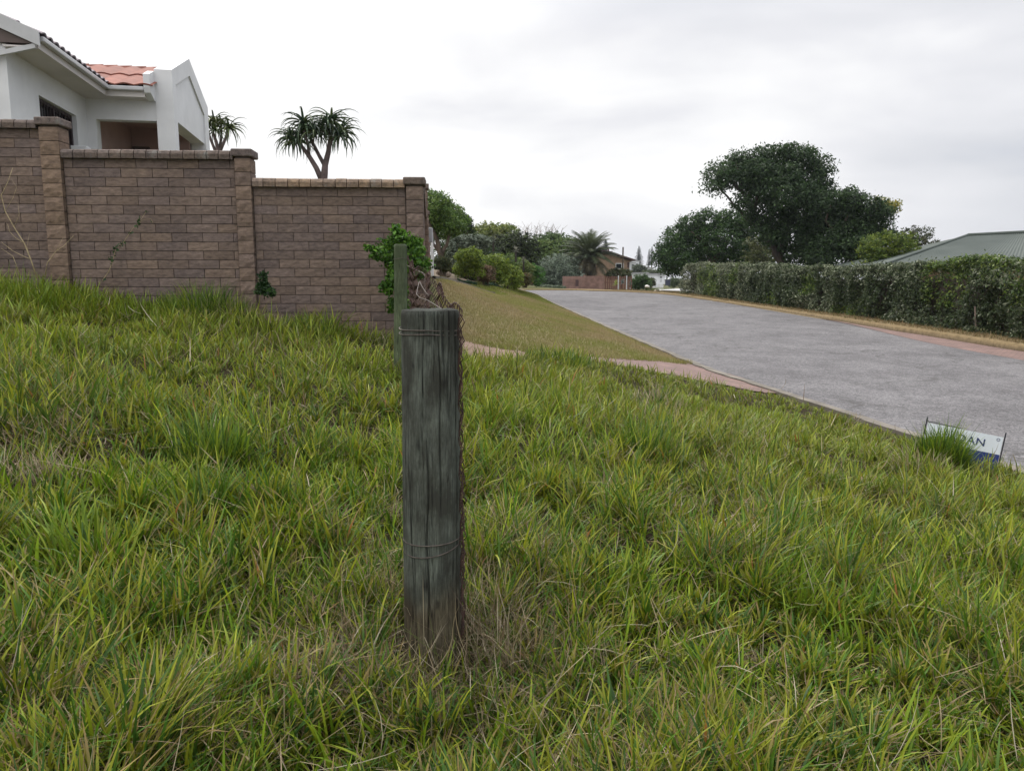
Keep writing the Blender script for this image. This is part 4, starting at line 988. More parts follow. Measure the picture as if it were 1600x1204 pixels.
tree('broadleaf_tree', 'rounded dark green tree at the left end of the hedge beyond the crest', 'tree',
     px_lobes([(1045, 385, 21, 22), (1038, 403, 17, 22), (1065, 366, 26, 20), (1082, 352, 24, 18), (1112, 345, 30, 19), (1145, 345, 30, 19), (1165, 352, 24, 20), (1060, 405, 30, 22), (1092, 385, 38, 28), (1130, 378, 40, 28), (1170, 385, 30, 28), (1100, 408, 40, 18), (1150, 405, 36, 20), (1190, 400, 26, 18), (1052, 420, 20, 12)], Y4, 1.8),
     38000, .19, [(.026, .062, .014), (.040, .085, .018), (.020, .045, .011), (.055, .105, .024)], .26, [(tb4((1110, 440, 0), (1112, 410, 0), (1100, 380, 0), (1080, 362, 0)), .3, .06), (tb4((1112, 410, 0), (1135, 380, 0), (1150, 352, 0)), .2, .05)], base=tuple(map(float, at(1110, 440, Y4))), fill=.3, rough=.12, per=18)
bush('shrub', 'bright yellow green shrub seen under the big tree above the hedge', 1252, 1300, 372, 425, 50, 2600, .15, YG, k=3, clump=.15)
bush('shrub', 'yellow green shrub seen through the gap under the branches of the tallest tree', 1165, 1215, 360, 420, 52, 2600, .15, OL, k=3, clump=.15)
bush('shrub', 'bright green rounded shrub in front of the green sheeting roof', 1345, 1436, 358, 425, 37, 14000, .11, [(.13, .18, .022), (.09, .14, .02), (.17, .21, .03), (.06, .10, .018)], k=6, clump=.11)
bush('shrub', 'dull olive shrub rising behind the bright green one beside the green roof', 1392, 1462, 352, 420, 44, 9000, .12, [(.06, .07, .035), (.085, .085, .045), (.045, .06, .03)], k=5, clump=.13)

# hedge: one long clipped hedge in two runs with a post in the gap
def hedge_run(label, pts, n, tops, seedp, notch=()):
    pts = np.array(pts, float); seg = np.linalg.norm(np.diff(pts, axis=0), axis=1); cum = np.r_[0, np.cumsum(seg)]; Lh = cum[-1]
    c0 = pts.mean(0); e_ = empty('hedge', (c0[0], c0[1], g1(*c0))); tag(e_, label, 'hedge')
    # nearer parts need more leaves
    s = rng.random(n*3)*Lh; yy = np.interp(s, cum, pts[:, 1]); keep = rng.random(n*3) < (17.0/np.maximum(yy, 13))**1.15
    s = s[keep][:n]; n_ = len(s)
    cs = s; per = 10
    ncl = n_//per; cid = rng.integers(0, ncl, n_); cs = s[:ncl][cid]+rng.normal(size=n_)*.05
    face = rng.random(ncl); W_ = .42
    H = lambda s_: np.interp(s_, cum, tops)+(vnoise(s_*.8, 1, seedp)-.5)*.16+(vnoise(s_*2.8, 2, seedp)-.5)*.14
    u_ = rng.random(ncl)
    dep = np.where(face < .66, -W_+np.abs(rng.normal(size=ncl))*.07, np.where(face < .90, (u_*2-1)*W_, W_-np.abs(rng.normal(size=ncl))*.07))
    hh = np.where((face >= .66) & (face < .90), 1-np.abs(rng.normal(size=ncl))*.035+.02, rng.random(ncl)*.98+.02)
    edge = sstep(.82, 1.0, hh)*.18*np.sign(dep)*(np.abs(dep) > .3); dep = dep-edge
    dep = dep+(vnoise(s[:ncl]*1.5, hh*3, seedp+4)-.5)*.34
    # ragged hollows
    for (sc, wd, hlow, hhi) in notch:
        m_ = (np.abs(s[:ncl]-sc) < wd) & (hh > hlow) & (hh < hhi) & (dep < .1); dep = np.where(m_, dep+.45*(rng.random(ncl)**.5), dep)
    D = dep[cid]+rng.normal(size=n_)*.045; hf_ = hh[cid]
    x = np.interp(cs, cum, pts[:, 0]); y = np.interp(cs, cum, pts[:, 1])
    # face -x side towards the road = negative depth
    gx_b = gz(x, y); top_ = H(cs); zz = gx_b+.06+(top_-gx_b)*hf_+rng.normal(size=n_)*.045
    tuft = rng.random(n_) < .012; zz = np.where(tuft & (hf_ > .93), zz+rng.random(n_)*.18, zz)
    # ends rounding
    P = np.c_[x+D, y+rng.normal(size=n_)*.03, zz]
    Nn = np.zeros((n_, 3)); Nn[:, 0] = np.where(face[cid] < .66, -1, np.where(face[cid] < .9, 0, 1)); Nn[:, 2] = np.where((face[cid] >= .66) & (face[cid] < .9), 1, .35)
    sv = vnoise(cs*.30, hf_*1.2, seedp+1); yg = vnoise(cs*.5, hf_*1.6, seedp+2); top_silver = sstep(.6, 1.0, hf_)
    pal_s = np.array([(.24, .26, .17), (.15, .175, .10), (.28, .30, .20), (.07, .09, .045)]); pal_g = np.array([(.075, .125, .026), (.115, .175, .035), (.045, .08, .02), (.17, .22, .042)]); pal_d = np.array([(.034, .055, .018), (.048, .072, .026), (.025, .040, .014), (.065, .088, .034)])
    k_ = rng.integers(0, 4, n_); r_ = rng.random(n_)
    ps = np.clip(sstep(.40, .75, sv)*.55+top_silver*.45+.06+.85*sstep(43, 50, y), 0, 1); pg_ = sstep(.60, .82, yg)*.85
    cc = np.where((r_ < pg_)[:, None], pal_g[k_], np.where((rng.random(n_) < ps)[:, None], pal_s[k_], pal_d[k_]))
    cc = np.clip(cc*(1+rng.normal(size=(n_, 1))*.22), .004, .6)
    sz = np.interp(y, [12, 50], [.078, .125])
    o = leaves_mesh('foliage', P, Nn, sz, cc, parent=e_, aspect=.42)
    # bare twigs, plus a solid dark core standing in for the hedge's inner shade
    mb = MB()
    for i in range(int(Lh*5)):
        ss = rng.random()*Lh; xx = float(np.interp(ss, cum, pts[:, 0])); yy_ = float(np.interp(ss, cum, pts[:, 1])); g_ = g1(xx, yy_); h_ = float(H(ss))-g_
        dx = (rng.random()-.5)*.5; mb.tube([(xx+dx*.5, yy_, g_-.05), (xx+dx, yy_+rng.normal()*.15, g_+h_*.5), (xx+dx*1.2+rng.normal()*.1, yy_+rng.normal()*.35, g_+h_*.85)], [.018, .012, .006], 5)
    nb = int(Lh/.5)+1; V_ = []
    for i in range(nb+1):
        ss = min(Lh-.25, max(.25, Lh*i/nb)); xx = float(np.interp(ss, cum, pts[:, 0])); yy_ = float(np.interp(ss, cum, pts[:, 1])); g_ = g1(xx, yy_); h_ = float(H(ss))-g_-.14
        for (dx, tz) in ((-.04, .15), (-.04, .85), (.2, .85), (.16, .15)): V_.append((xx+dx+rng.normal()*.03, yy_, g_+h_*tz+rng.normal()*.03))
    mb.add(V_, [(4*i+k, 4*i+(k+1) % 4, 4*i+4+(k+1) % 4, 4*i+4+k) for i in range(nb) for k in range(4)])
    mb.build('branches', M['twig_and_core'], e_); return e_
simple('twig_and_core', (0.055, 0.043, 0.032), .95, .3, 12, .8, 30, .02)
zh = lambda px, py, Y: zt(px, py, Y)
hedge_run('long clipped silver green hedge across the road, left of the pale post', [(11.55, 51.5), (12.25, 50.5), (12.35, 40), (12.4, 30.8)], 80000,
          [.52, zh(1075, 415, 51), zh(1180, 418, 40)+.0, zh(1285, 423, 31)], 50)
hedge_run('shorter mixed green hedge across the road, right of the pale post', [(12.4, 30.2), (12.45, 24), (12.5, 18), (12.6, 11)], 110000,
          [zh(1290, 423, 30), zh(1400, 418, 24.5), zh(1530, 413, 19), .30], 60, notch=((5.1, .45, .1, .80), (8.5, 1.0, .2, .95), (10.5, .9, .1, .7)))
q = at(1398, 500, 24.6); e_ = None
mb = MB(); mb.box(float(q[0])-.05, float(q[0])+.05, 24.4, 24.5, -1.7, zt(1398, 484, 24.6)); tag(mb.build('fence_post', M['pale_concrete'], bevel=.01), 'short pale concrete post standing in the hollow of the hedge', 'post')
mb = MB(); mb.tube([(11.75, 24.0, -1.52), (11.9, 23.6, -1.46), (12.0, 23.3, -1.42)], [.05, .05, .04], 7); tag(mb.build('log', M['pale_bark']), 'short pale log lying at the foot of the hedge', 'log')
mb = MB()
P_ = at(1527, 500, 20.2); mb.tube([P_-np.array([0, 0, .35]), P_+np.array([-.05, 0, .05]), P_+np.array([-.09, 0, .35])], [.025, .022, .018], 6); tag(mb.build('stick', M['pale_bark']), 'bare pale stick standing upright in the right hedge', 'stick')

# ---------------- left garden
Yg = 27.0; tg = lambda *pts: [at(x, y, Yg+d) for x, y, d in pts]
tree('broadleaf_tree', 'bright green dense rounded tree directly behind the right end of the brick wall', 'tree',
     px_lobes([(660, 318, 30, 22), (685, 322, 24, 22), (700, 335, 24, 20), (712, 345, 20, 16), (640, 330, 30, 26), (672, 345, 30, 22), (700, 352, 24, 14), (660, 365, 26, 18), (690, 360, 26, 14), (716, 356, 12, 9), (622, 345, 24, 24)], Yg, .8),
     30000, .085, [(.085, .155, .030), (.11, .185, .036), (.06, .115, .024), (.14, .21, .045)], .12, [(tg((692, 430, 0), (690, 400, 0), (682, 372, 0), (670, 345, 0)), .12, .05), (tg((690, 400, 0), (700, 375, 0), (706, 352, 0)), .07, .03), (tg((690, 400, 0), (676, 380, .4), (650, 350, .2)), .07, .03)], base=tuple(map(float, at(692, 430, Yg))), fill=.3, rough=.10, per=20)
bush('broadleaf_tree', 'dark round crown just right of the bright green tree behind the wall', 716, 737, 334, 372, 36, 2600, .10, DK, cat='tree', k=3, clump=.10)
bush('bush', 'dark green shrub mass under the trees behind the clipped arch', 668, 785, 372, 430, 38, 15000, .10, [(.03, .05, .02), (.045, .07, .025), (.06, .10, .03)], k=7, clump=.11)
bush('bush', 'dark green bush filling the gap below the bright green tree', 690, 746, 350, 408, 36.5, 10000, .11, [(.035, .06, .02), (.05, .08, .025), (.07, .11, .03)], k=4, clump=.10)
bush('bush', 'tall yellow green bush on the skyline right of the bright green tree', 726, 815, 347, 412, 46, 26000, .14, [(.13, .175, .04), (.18, .22, .05), (.09, .13, .035), (.22, .235, .07)], k=7, clump=.13)
bush('bush', 'reddish brown leafed bush on the skyline behind the yellow green bush', 784, 803, 349, 375, 50, 900, .12, [(.10, .06, .04), (.08, .07, .035)], k=2, clump=.1)
# flat topped clipped arch
Ya = 31.0; ta = lambda *pts: [at(x, y, Ya+d) for x, y, d in pts]
tree('clipped_hedge', 'flat topped clipped silver grey arch on a dark stem in the left garden', 'hedge',
     px_lobes([(706, 375, 11, 8), (720, 374, 12, 7.5), (734, 374, 12, 7.5), (748, 374, 12, 7.5), (760, 376, 10, 8), (707, 390, 9, 14), (708, 408, 7, 12), (730, 383, 14, 6), (750, 384, 14, 6)], Ya, .3), 12000, .065,
     [(.20, .24, .18), (.26, .30, .24), (.12, .15, .10), (.08, .10, .06)], .05, [(ta((706, 424, 0), (708, 405, 0), (706, 385, 0)), .09, .05), (ta((712, 424, .2), (711, 400, 0), (716, 380, 0)), .06, .03), (ta((708, 390, 0), (730, 381, 0), (760, 380, 0)), .04, .03)], base=tuple(map(float, at(708, 424, Ya))), per=16)
bush('bush', 'dark shadowy flat topped shrub in the middle of the left garden', 768, 840, 360, 428, 43, 26000, .11, [(.030, .042, .020), (.045, .055, .028), (.07, .10, .03), (.022, .030, .016)], k=6, clump=.10)
bush('bush', 'mid green bush with bare twigs above it on the left skyline', 824, 900, 361, 438, 82, 34000, .22, [(.055, .10, .028), (.075, .13, .034), (.10, .155, .04)], k=6, clump=.13)
bush('bush', 'green bush immediately left of the palm', 864, 908, 370, 436, 79, 14000, .22, [(.07, .12, .032), (.10, .15, .04), (.13, .18, .05)], k=4, clump=.14)
bush('bush', 'light green loose bush beside the dark flat topped shrub', 830, 870, 374, 438, 77, 14000, .20, [(.13, .20, .05), (.10, .155, .04), (.17, .23, .06)], k=4, clump=.09)
# bare twigs
mb = MB()
for i in range(30):
    x_ = 805+rng.random()*65; q0 = at(x_, 385, 84+rng.random()*3); q1 = at(x_+rng.normal()*5, 350+rng.random()*9+abs(x_-835)*.18, 85)
    mid = (q0+q1)/2+rng.normal(size=3)*.08; mb.tube([q0, mid, q1], [.045, .03, .015], 4)
    for j in range(3):
        a_ = mid+(q1-mid)*rng.random(); mb.tube([a_, a_+np.array([rng.normal()*.4, 0, .25+rng.random()*.6])], [.02, .01], 4)
tag(mb.build('bare_shrub', M['pale_bark']), 'leafless grey twiggy shrub sticking up on the skyline', 'bush')
YGB = [(.19, .26, .03), (.15, .21, .028), (.23, .29, .04), (.10, .155, .024)]
bush('bush', 'yellow green leafy bush under the clipped arch', 712, 756, 386, 428, 29.5, 7500, .075, YGB, k=4, clump=.08)
bush('bush', 'bright yellow green rounded bush in the middle of the garden bank', 745, 795, 397, 438, 32, 11000, .075, YGB, k=5, clump=.08)
bush('bush', 'mid green shrub filling the bank behind the low yellow green bushes', 764, 816, 394, 436, 38.5, 9000, .09, [(.09, .14, .03), (.065, .11, .025), (.12, .175, .035)], k=5, clump=.09)
bush('bush', 'loose lighter green shrub beside the deep green rounded bush', 796, 828, 402, 440, 39.5, 6000, .09, [(.14, .19, .035), (.10, .15, .03), (.17, .22, .04)], k=4, clump=.08)
bush('bush', 'small yellow green bush low on the bank right of the rounded one', 780, 816, 414, 446, 34.5, 5500, .08, YGB, k=3, clump=.08)
bush('bush', 'dry pinkish brown shrub on the garden bank', 745, 772, 413, 440, 30, 2600, .07, [(.20, .12, .08), (.15, .10, .06), (.10, .09, .04), (.25, .17, .10)], k=3, clump=.08, rough=.3)
bush('bush', 'dark green shadowy shrub low on the bank behind the dry shrub', 722, 760, 416, 437, 31, 3500, .07, DK, k=4, clump=.07)
bush('bush', 'small grey green shrub beside the gate post under the trees', 681, 703, 398, 430, 25.5, 3500, .06, [(.05, .06, .025), (.08, .085, .03), (.035, .05, .02)], k=3, clump=.07)
bush('bush', 'deep green rounded bush low near the end of the garden', 818, 850, 412, 442, 41, 4500, .085, [(.07, .17, .03), (.09, .21, .04), (.05, .12, .026)], k=3, clump=.08)
bush('bush', 'olive green bush between the yellow green and deep green bushes', 806, 834, 408, 441, 38, 4200, .085, [(.12, .165, .04), (.08, .12, .03), (.16, .20, .05)], k=3, clump=.08)
bush('bush', 'rust tinted small bush on the bank near the road end', 810, 830, 425, 445, 35.5, 1700, .07, [(.12, .08, .035), (.09, .10, .03)], k=2, clump=.07)
bush('bush', 'large silver green rounded bush beside the road at the crest', 838, 909, 397, 448, 73, 24000, .13, [(.20, .25, .18), (.12, .16, .11), (.27, .32, .25), (.06, .085, .05)], k=7, clump=.15)
bush('bush', 'yellow green tree foliage just left of the pink wall', 908, 926, 403, 434, 77, 2500, .14, YG, k=2, clump=.12)
bush('bush', 'spreading green bush on top of the gate right of the palm', 948, 986, 418, 434, 74, 3600, .15, [(.07, .085, .03), (.05, .065, .02), (.10, .11, .04)], k=4, clump=.13)
bush('bush', 'rounded green bush beyond the crest right of the slatted gate', 986, 1017, 428, 449, 72, 7000, .13, [(.05, .10, .022), (.035, .075, .018), (.07, .13, .03)], k=4, clump=.13)
bush('bush', 'olive coloured shrub between the round bush and the palisade fence', 1012, 1023, 434, 450, 78, 1700, .13, OL, k=2, clump=.12)
bush('bush', 'dull green trees in front of the far white houses, left one', 987, 1010, 414, 430, 150, 2600, .35, [(.09, .11, .07), (.07, .09, .055)], k=3, clump=.35)
bush('bush', 'dull green trees in front of the far white houses, right one', 1003, 1034, 422, 432, 140, 2600, .33, [(.09, .12, .06), (.12, .14, .08)], k=4, clump=.3)
bush('bush', 'small shrub growing beside the far end of the side road', 1046, 1066, 433, 446, 100, 1800, .2, [(.10, .13, .07), (.07, .10, .04)], k=3, clump=.2)
for i, (px, py, h_, col_, lab) in enumerate([(771, 376, 9, (.14, .15, .12), 'grey spiky rosette plant at the dark shrub'), (806, 392, 9, (.20, .20, .16), 'pale spiky rosette plant in the middle of the garden'), (818, 408, 8, (.13, .13, .10), 'grey spiky plant low beside the deep green bush'), (962, 445, 8, (.30, .34, .08), 'yellow spiky plant in front of the slatted gate'), (973, 442, 8, (.10, .13, .12), 'blue grey agave beside the yellow spiky plant'), (985, 444, 5, (.12, .13, .10), 'small spiky plant at the foot of the white gate post')]):
    Yp = [33, 32, 37, 66.5, 67, 67][i]; q = at(px, py, Yp); e_ = empty('spiky_plant', tuple(map(float, q))); tag(e_, lab, 'plant', 'spiky garden plants')
    mb = MB(); r_ = h_*Yp/F
    if i < 3: mb.tube([(q[0], q[1], max(g1(q[0], q[1])-.1, q[2]-.45)), tuple(q)], [.05, .04], 7, col=(.06, .05, .04))
    for j in range(46):
        th = rng.random()*6.283; el = R(-20+rng.random()*105); L_ = r_*(.8+.5*rng.random()); d_ = np.array([math.cos(th)*math.cos(el), math.sin(th)*math.cos(el), math.sin(el)]); sd_ = np.array([-math.sin(th), math.cos(th), 0])*r_*.055
        m_ = q+d_*L_*.5; t_ = q+d_*L_-np.array([0, 0, L_*.12*math.cos(el)]); cc = tuple(np.array(col_)*(.6+.8*rng.random()))
        mb.add([q-sd_*.6, q+sd_*.6, m_+sd_, t_, m_-sd_], [(0, 1, 2, 4), (4, 2, 3)], cc)
    mb.build('leaves', M['leaf'], e_)
# silvery ground cover mats
def mat_cover(label, poly_px, palette, n, leaf, h):
    ys = [p_[2] for p_ in poly_px]; P_ = [at(*p_) for p_ in poly_px]; pl_ = [(float(p_[0]), float(p_[1])) for p_ in P_]
    a_ = np.array(pl_); x0, y0 = a_.min(0); x1, y1 = a_.max(0); X = x0+(x1-x0)*rng.random(n*4); Y = y0+(y1-y0)*rng.random(n*4); k_ = poly_in(X, Y, pl_); X = X[k_][:n]; Y = Y[k_][:n]
    hh = h*(.4+.6*vnoise(X*3, Y*3, 5)); Z = gz(X, Y)+rng.random(len(X))**.6*hh
    c_ = pick_cols(len(X), palette); tag(leaves_mesh('ground_cover', np.c_[X, Y, Z], np.tile([0, 0, 1.], (len(X), 1)), np.full(len(X), leaf), c_), label, 'ground cover', kind='stuff')
mat_cover('grey green ground cover mat sloping down beside the garden driveway', [(846, 441, 73), (865, 440, 74), (884, 448, 71), (884, 451, 67), (862, 449, 67.5), (838, 446, 68)], [(.10, .13, .08), (.075, .10, .06), (.13, .16, .10)], 5000, .12, .25)
mat_cover('dark green low mat at the lower edge of the bank', [(757, 440, 29.5), (785, 441, 32), (788, 446, 34), (765, 447, 31)], [(.035, .07, .035), (.05, .09, .04)], 2500, .06, .16)
mat_cover('blue green low mat at the foot of the dark shrub', [(714, 424, 28), (740, 427, 29), (746, 436, 29), (716, 433, 28)], [(.035, .085, .045), (.05, .10, .05)], 2500, .055, .16)

# ---------------- creeper behind the thin post, small plants at the wall
Yc = 7.55
cl = px_lobes([(625, 372, 14, 14), (605, 385, 16, 14), (640, 382, 20, 16), (590, 396, 12, 9), (612, 405, 18, 18), (640, 405, 18, 16), (618, 430, 14, 18), (606, 448, 10, 12), (625, 455, 12, 14), (655, 400, 12, 14), (620, 358, 6, 8), (578, 388, 6, 5), (650, 422, 12, 12), (615, 475, 8, 14), (664, 415, 8, 10), (633, 480, 8, 12)], Yc, .15, .8)
tcx = lambda *pts: [at(x, y, Yc+.1) for x, y in pts]
tree('leafy_shrub', 'bright green leafy shrub climbing the wall corner behind the thin post', 'shrub', cl, 5200, .040, [(.085, .19, .020), (.06, .145, .018), (.12, .24, .028), (.04, .10, .016)], .032,
     [(tcx((622, 500), (618, 460), (610, 420), (600, 392)), .012, .004), (tcx((618, 460), (632, 420), (628, 370)), .010, .003), (tcx((632, 420), (650, 395)), .007, .003)], base=tuple(map(float, at(620, 500, Yc))), aspect=.62, fill=.2, rough=.25, per=8)
tree('leafy_shrub', 'small dark green plant at the foot of the wall below the middle pillar', 'shrub', px_lobes([(409, 438, 8, 9), (416, 450, 11, 9), (404, 452, 9, 8), (422, 458, 9, 6), (411, 428, 4, 4)], 7.55, .1), 800, .032, [(.03, .07, .02), (.045, .095, .025), (.02, .05, .016)], .022, [([at(413, 468, 7.6), at(411, 440, 7.6)], .006, .003)], base=tuple(map(float, at(412, 468, 7.55))), aspect=.6, per=8)
vine = [(160, 438), (170, 424), (176, 408), (180, 392), (192, 380), (200, 368), (208, 356), (218, 347), (228, 331)]
e_ = empty('vine', tuple(map(float, at(160, 438, 7.72)))); tag(e_, 'thin vine with sparse dark leaves climbing the middle wall section', 'plant')
mb = MB(); pth = [at(x, y, 7.74) for x, y in vine]; mb.tube(pth, list(np.linspace(.004, .0015, len(pth))), 5); mb.tube([pth[6], at(224, 343, 7.74), at(236, 342, 7.74), at(239, 348, 7.74)], .0015, 4); mb.build('stem', M['dry_stem'], e_)
lp = []
for (x, y, k_) in [(162, 436, 5), (174, 408, 6), (172, 403, 5), (179, 398, 4), (181, 388, 6), (187, 384, 5), (193, 380, 4), (203, 366, 4), (213, 353, 5), (218, 347, 4), (217, 342, 2), (228, 331, 2), (239, 348, 1)]:
    for j in range(k_): lp.append(at(x+rng.normal()*2.2, y+rng.normal()*2.2, 7.71))
lp = np.array(lp); leaves_mesh('leaves', lp, np.tile([0, -1., .3], (len(lp), 1)), np.full(len(lp), .032), pick_cols(len(lp), [(.03, .06, .02), (.045, .085, .025)]), parent=e_, aspect=.75)
e_ = empty('dry_weed', tuple(map(float, at(55, 430, 6.9)))); tag(e_, 'tall dry straw coloured weed stems in front of the left wall section', 'plant')
mb = MB(); wq = lambda *pts: [at(x, y, 6.9) for x, y in pts]
for pts, r_ in (((58, 435), (48, 405), (38, 380), (22, 355), (8, 330), (2, 305), (12, 285), (20, 262)), .006), (((38, 380), (25, 372), (15, 362), (12, 350)), .003), (((22, 355), (30, 335), (28, 318)), .0025), (((8, 330), (20, 310), (26, 292), (18, 280)), .002), (((48, 405), (36, 400), (20, 392), (2, 378)), .003), (((70, 432), (74, 410), (88, 392), (100, 384), (115, 368)), .004), (((88, 392), (98, 372)), .002), (((48, 405), (42, 385), (46, 365)), .002), (((30, 425), (20, 400), (2, 388)), .003):
    mb.tube(wq(*pts), list(np.linspace(r_, r_*.35, len(pts))), 5)
mb.build('stems', M['dry_stem'], e_, smooth=True)

# ---------------- tree aloes behind the wall
simple('aloe_bark', (0.135, 0.10, 0.095), 0.85, 0.2, 8, 0.6, 30, 0.01)
def aloe(label, Y, trunks, heads, rpx, palette, n=34):
    e_ = empty('tree_aloe', tuple(map(float, at(trunks[0][0][0][0], trunks[0][0][0][1], Y)))); tag(e_, label, 'tree', 'tree aloes behind the wall')
    mb = MB()
    for pts, r0, r1 in trunks: mb.tube([at(x, y, Y+d) for x, y, d in pts], list(np.linspace(r0, r1, len(pts))), 8)
    mb.build('trunk', M['aloe_bark'], e_, smooth=True)
    for (hx, hy, d, s_) in heads:
        mb = MB(); q = at(hx, hy, Y+d); Rr = rpx*Y/F*s_
        for j in range(int(n*min(1.1, s_))):
            th = 2.399963*j+rng.random()*.4; el0 = R(min(64, 60-96*(j/n)+rng.normal()*6)); L_ = Rr*(1.15+.45*rng.random()); w0 = Rr*.062
            pos = q.copy(); ang = el0; st = 7; P = []; curl = R(105+30*rng.random())/st; cc = tuple(np.array(palette[rng.integers(len(palette))])*(.8+.4*rng.random()))
            dh = np.array([math.cos(th), math.sin(th), 0]); sd_ = np.array([-math.sin(th), math.cos(th), 0])
            for k in range(st+1):
                w_ = w0*(1-(k/st)**1.6)+.002; P += [pos-sd_*w_+np.array([0, 0, w_*.7]), pos-np.array([0, 0, w_*.3]), pos+sd_*w_+np.array([0, 0, w_*.7])]
                pos = pos+(dh*math.cos(ang)+np.array([0, 0, math.sin(ang)]))*L_/st; ang -= curl*(.5+k/st)
            mb.add(P, [(3*k+a_, 3*k+a_+1, 3*k+a_+4, 3*k+a_+3) for k in range(st) for a_ in (0, 1)], cc)
        mb.build('leaf_rosette', M['aloe'], e_, smooth=True)
M['aloe'] = leaf_material('aloe', .45, .12, .4)
aloe('larger forked tree aloe with drooping rosettes standing above the right wall section', 19.0,
     [([(502, 310, 0), (505, 290, 0), (507, 270, 0), (508, 258, 0), (513, 238, 0), (516, 218, 0), (518, 195, 0)], .105, .04), ([(503, 282, 0), (494, 262, 0), (483, 244, 0), (474, 232, 0), (462, 218, 0)], .07, .035), ([(508, 260, 0), (498, 242, .1), (488, 222, .1), (480, 200, .1)], .05, .03), ([(483, 244, 0), (481, 225, -.1), (475, 205, -.1)], .04, .025), ([(516, 222, 0), (530, 205, .1), (536, 200, .1)], .04, .025)],
     [(474, 193, .0, 1.0), (518, 188, .0, 1.05), (455, 215, .1, .95), (534, 205, .2, .95), (492, 207, -.2, .9), (505, 205, .3, .95), (530, 212, -.2, .9), (474, 208, .3, .9), (512, 192, -.3, .8), (462, 222, -.1, .9)], 31, [(.045, .078, .038), (.060, .10, .042), (.036, .060, .036), (.095, .125, .045)])
aloe('smaller tree aloe with yellowish green rosettes partly behind the house gable', 20.5,
     [([(342, 262, 0), (341, 238, 0), (338, 222, 0), (332, 205, 0)], .06, .035), ([(342, 240, 0), (350, 222, 0), (357, 205, 0)], .05, .03), ([(341, 240, 0), (346, 215, .1), (345, 190, .1)], .04, .03), ([(338, 240, 0), (330, 220, .1), (325, 205, .1)], .04, .03)],
     [(334, 190, 0, .95), (358, 200, 0, 1.0), (345, 192, .2, .9), (322, 196, .1, .9), (336, 204, -.2, .85)], 24, [(.09, .12, .035), (.06, .085, .03), (.13, .15, .05), (.045, .065, .03)], 30)

# ---------------- date palm
Yp = 75.0; pc = at(920, 402, Yp); e_ = empty('date_palm', (float(at(921, 430, Yp)[0]), Yp, -1.1)); tag(e_, 'date palm with drooping grey green fronds beyond the crest', 'tree')
mb = MB(); mb.tube([at(921, 436, Yp), at(921, 415, Yp), pc], [.30, .27, .32], 10); mb.build('trunk', M['bark'], e_, smooth=True)
mb = MB(); Rp = 36*Yp/F
for j in range(84):
    th = 2.399963*j; t_ = j/84; el = R(86-118*t_+rng.normal()*4); L_ = Rp*(1.32+.15*rng.random()) if t_ < .8 else Rp*1.15; st = 14; ang = el; pos = pc.copy(); dh = np.array([math.cos(th), math.sin(th), 0]); sd_ = np.array([-math.sin(th), math.cos(th), 0])
    cc = np.array([(.060, .078, .032), (.042, .058, .026), (.078, .095, .042)][rng.integers(3)]) if t_ < .72 else np.array((.11, .095, .055))
    curl = R(55+25*rng.random())/st; rp_ = []
    for k in range(st+1):
        rp_.append(pos.copy()); t3 = (dh*math.cos(ang)+np.array([0, 0, math.sin(ang)])); up3 = np.cross(t3, sd_)*-1
        if k > 0:
            ll = Rp*.46*math.sin(math.pi*min(1, .12+.88*k/st))**.7*.9
            for s_ in (-1, 1):
                for m_ in range(3):
                    b0_ = pos+t3*L_/st*(m_*.333); tp_ = b0_+sd_*s_*ll*.62+t3*ll*.72+up3*ll*.18+rng.normal(size=3)*.02; wv_ = t3*.034
                    c2 = tuple(cc*(.7+.6*rng.random())); mb.add([b0_-wv_, b0_+wv_, tp_], [(0, 1, 2)], c2)
        pos = pos+t3*L_/st; ang -= curl*(.4+1.1*k/st)
    mb.tube(rp_, list(np.linspace(.03, .008, len(rp_))), 4, col=tuple(cc*1.3), cap=False)
mb.build('fronds', M['leaf'], e_)

# ---------------- norfolk pines far away
def pine(label, px, yt, yb, wpx, Y, colr, asym=0):
    b_ = at(px, yb, Y); t_ = at(px, yt, Y); H_ = t_[2]-b_[2]; Rm = wpx/2*Y/F
    e_ = empty('norfolk_pine', tuple(map(float, b_))); tag(e_, label, 'tree', 'tall pines on the far skyline')
    mb = MB(); mb.tube([b_-np.array([0, 0, 4]), t_], [.3, .06], 6); mb.build('trunk', M['bark'], e_)
    mb = MB(); nt_ = 15
    for i in range(nt_):
        f_ = i/(nt_-1); z = b_[2]+H_*(.04+.93*f_); r_ = Rm*(1-f_)**.75*(.85+.3*rng.random())+.12
        for k in range(9):
            th = 2*math.pi*k/9+i*.7; L_ = r_*(.8+.4*rng.random())
            if rng.random() < .12: continue
            d_ = np.array([math.cos(th), math.sin(th), 0]); s_ = np.array([-d_[1], d_[0], 0]); o_ = np.array([b_[0], b_[1], z])
            for m_ in range(7):
                q = o_+d_*L_*(.2+.8*m_/6)+np.array([0, 0, .18*(m_/6)*L_]); w_ = .13*Rm+.2
                mb.add([q-s_*w_*.6+np.array([0, 0, -.12*w_]), q+d_*w_*.5, q+s_*w_*.6+np.array([0, 0, -.12*w_]), q-np.array([0, 0, w_*.75])], [(0, 3, 1), (1, 3, 2), (0, 1, 2)], tuple(np.array(colr)*(.7+.6*rng.random())))
    mb.build('crown', M['leaf'], e_)
pine('tallest dark pine standing alone between palm and hedge tree', 998, 384, 416, 13, 270, (.045, .06, .05))
pine('right pine of the close pair left of the rounded dark tree', 1018.5, 385, 415, 9, 300, (.055, .07, .06))
pine('left shorter pine of the close pair left of the rounded dark tree', 1014, 390, 415, 7, 305, (.055, .07, .06))
pine('pale distant pine directly right of the palm crown', 946, 374, 398, 14, 280, (.075, .09, .08))
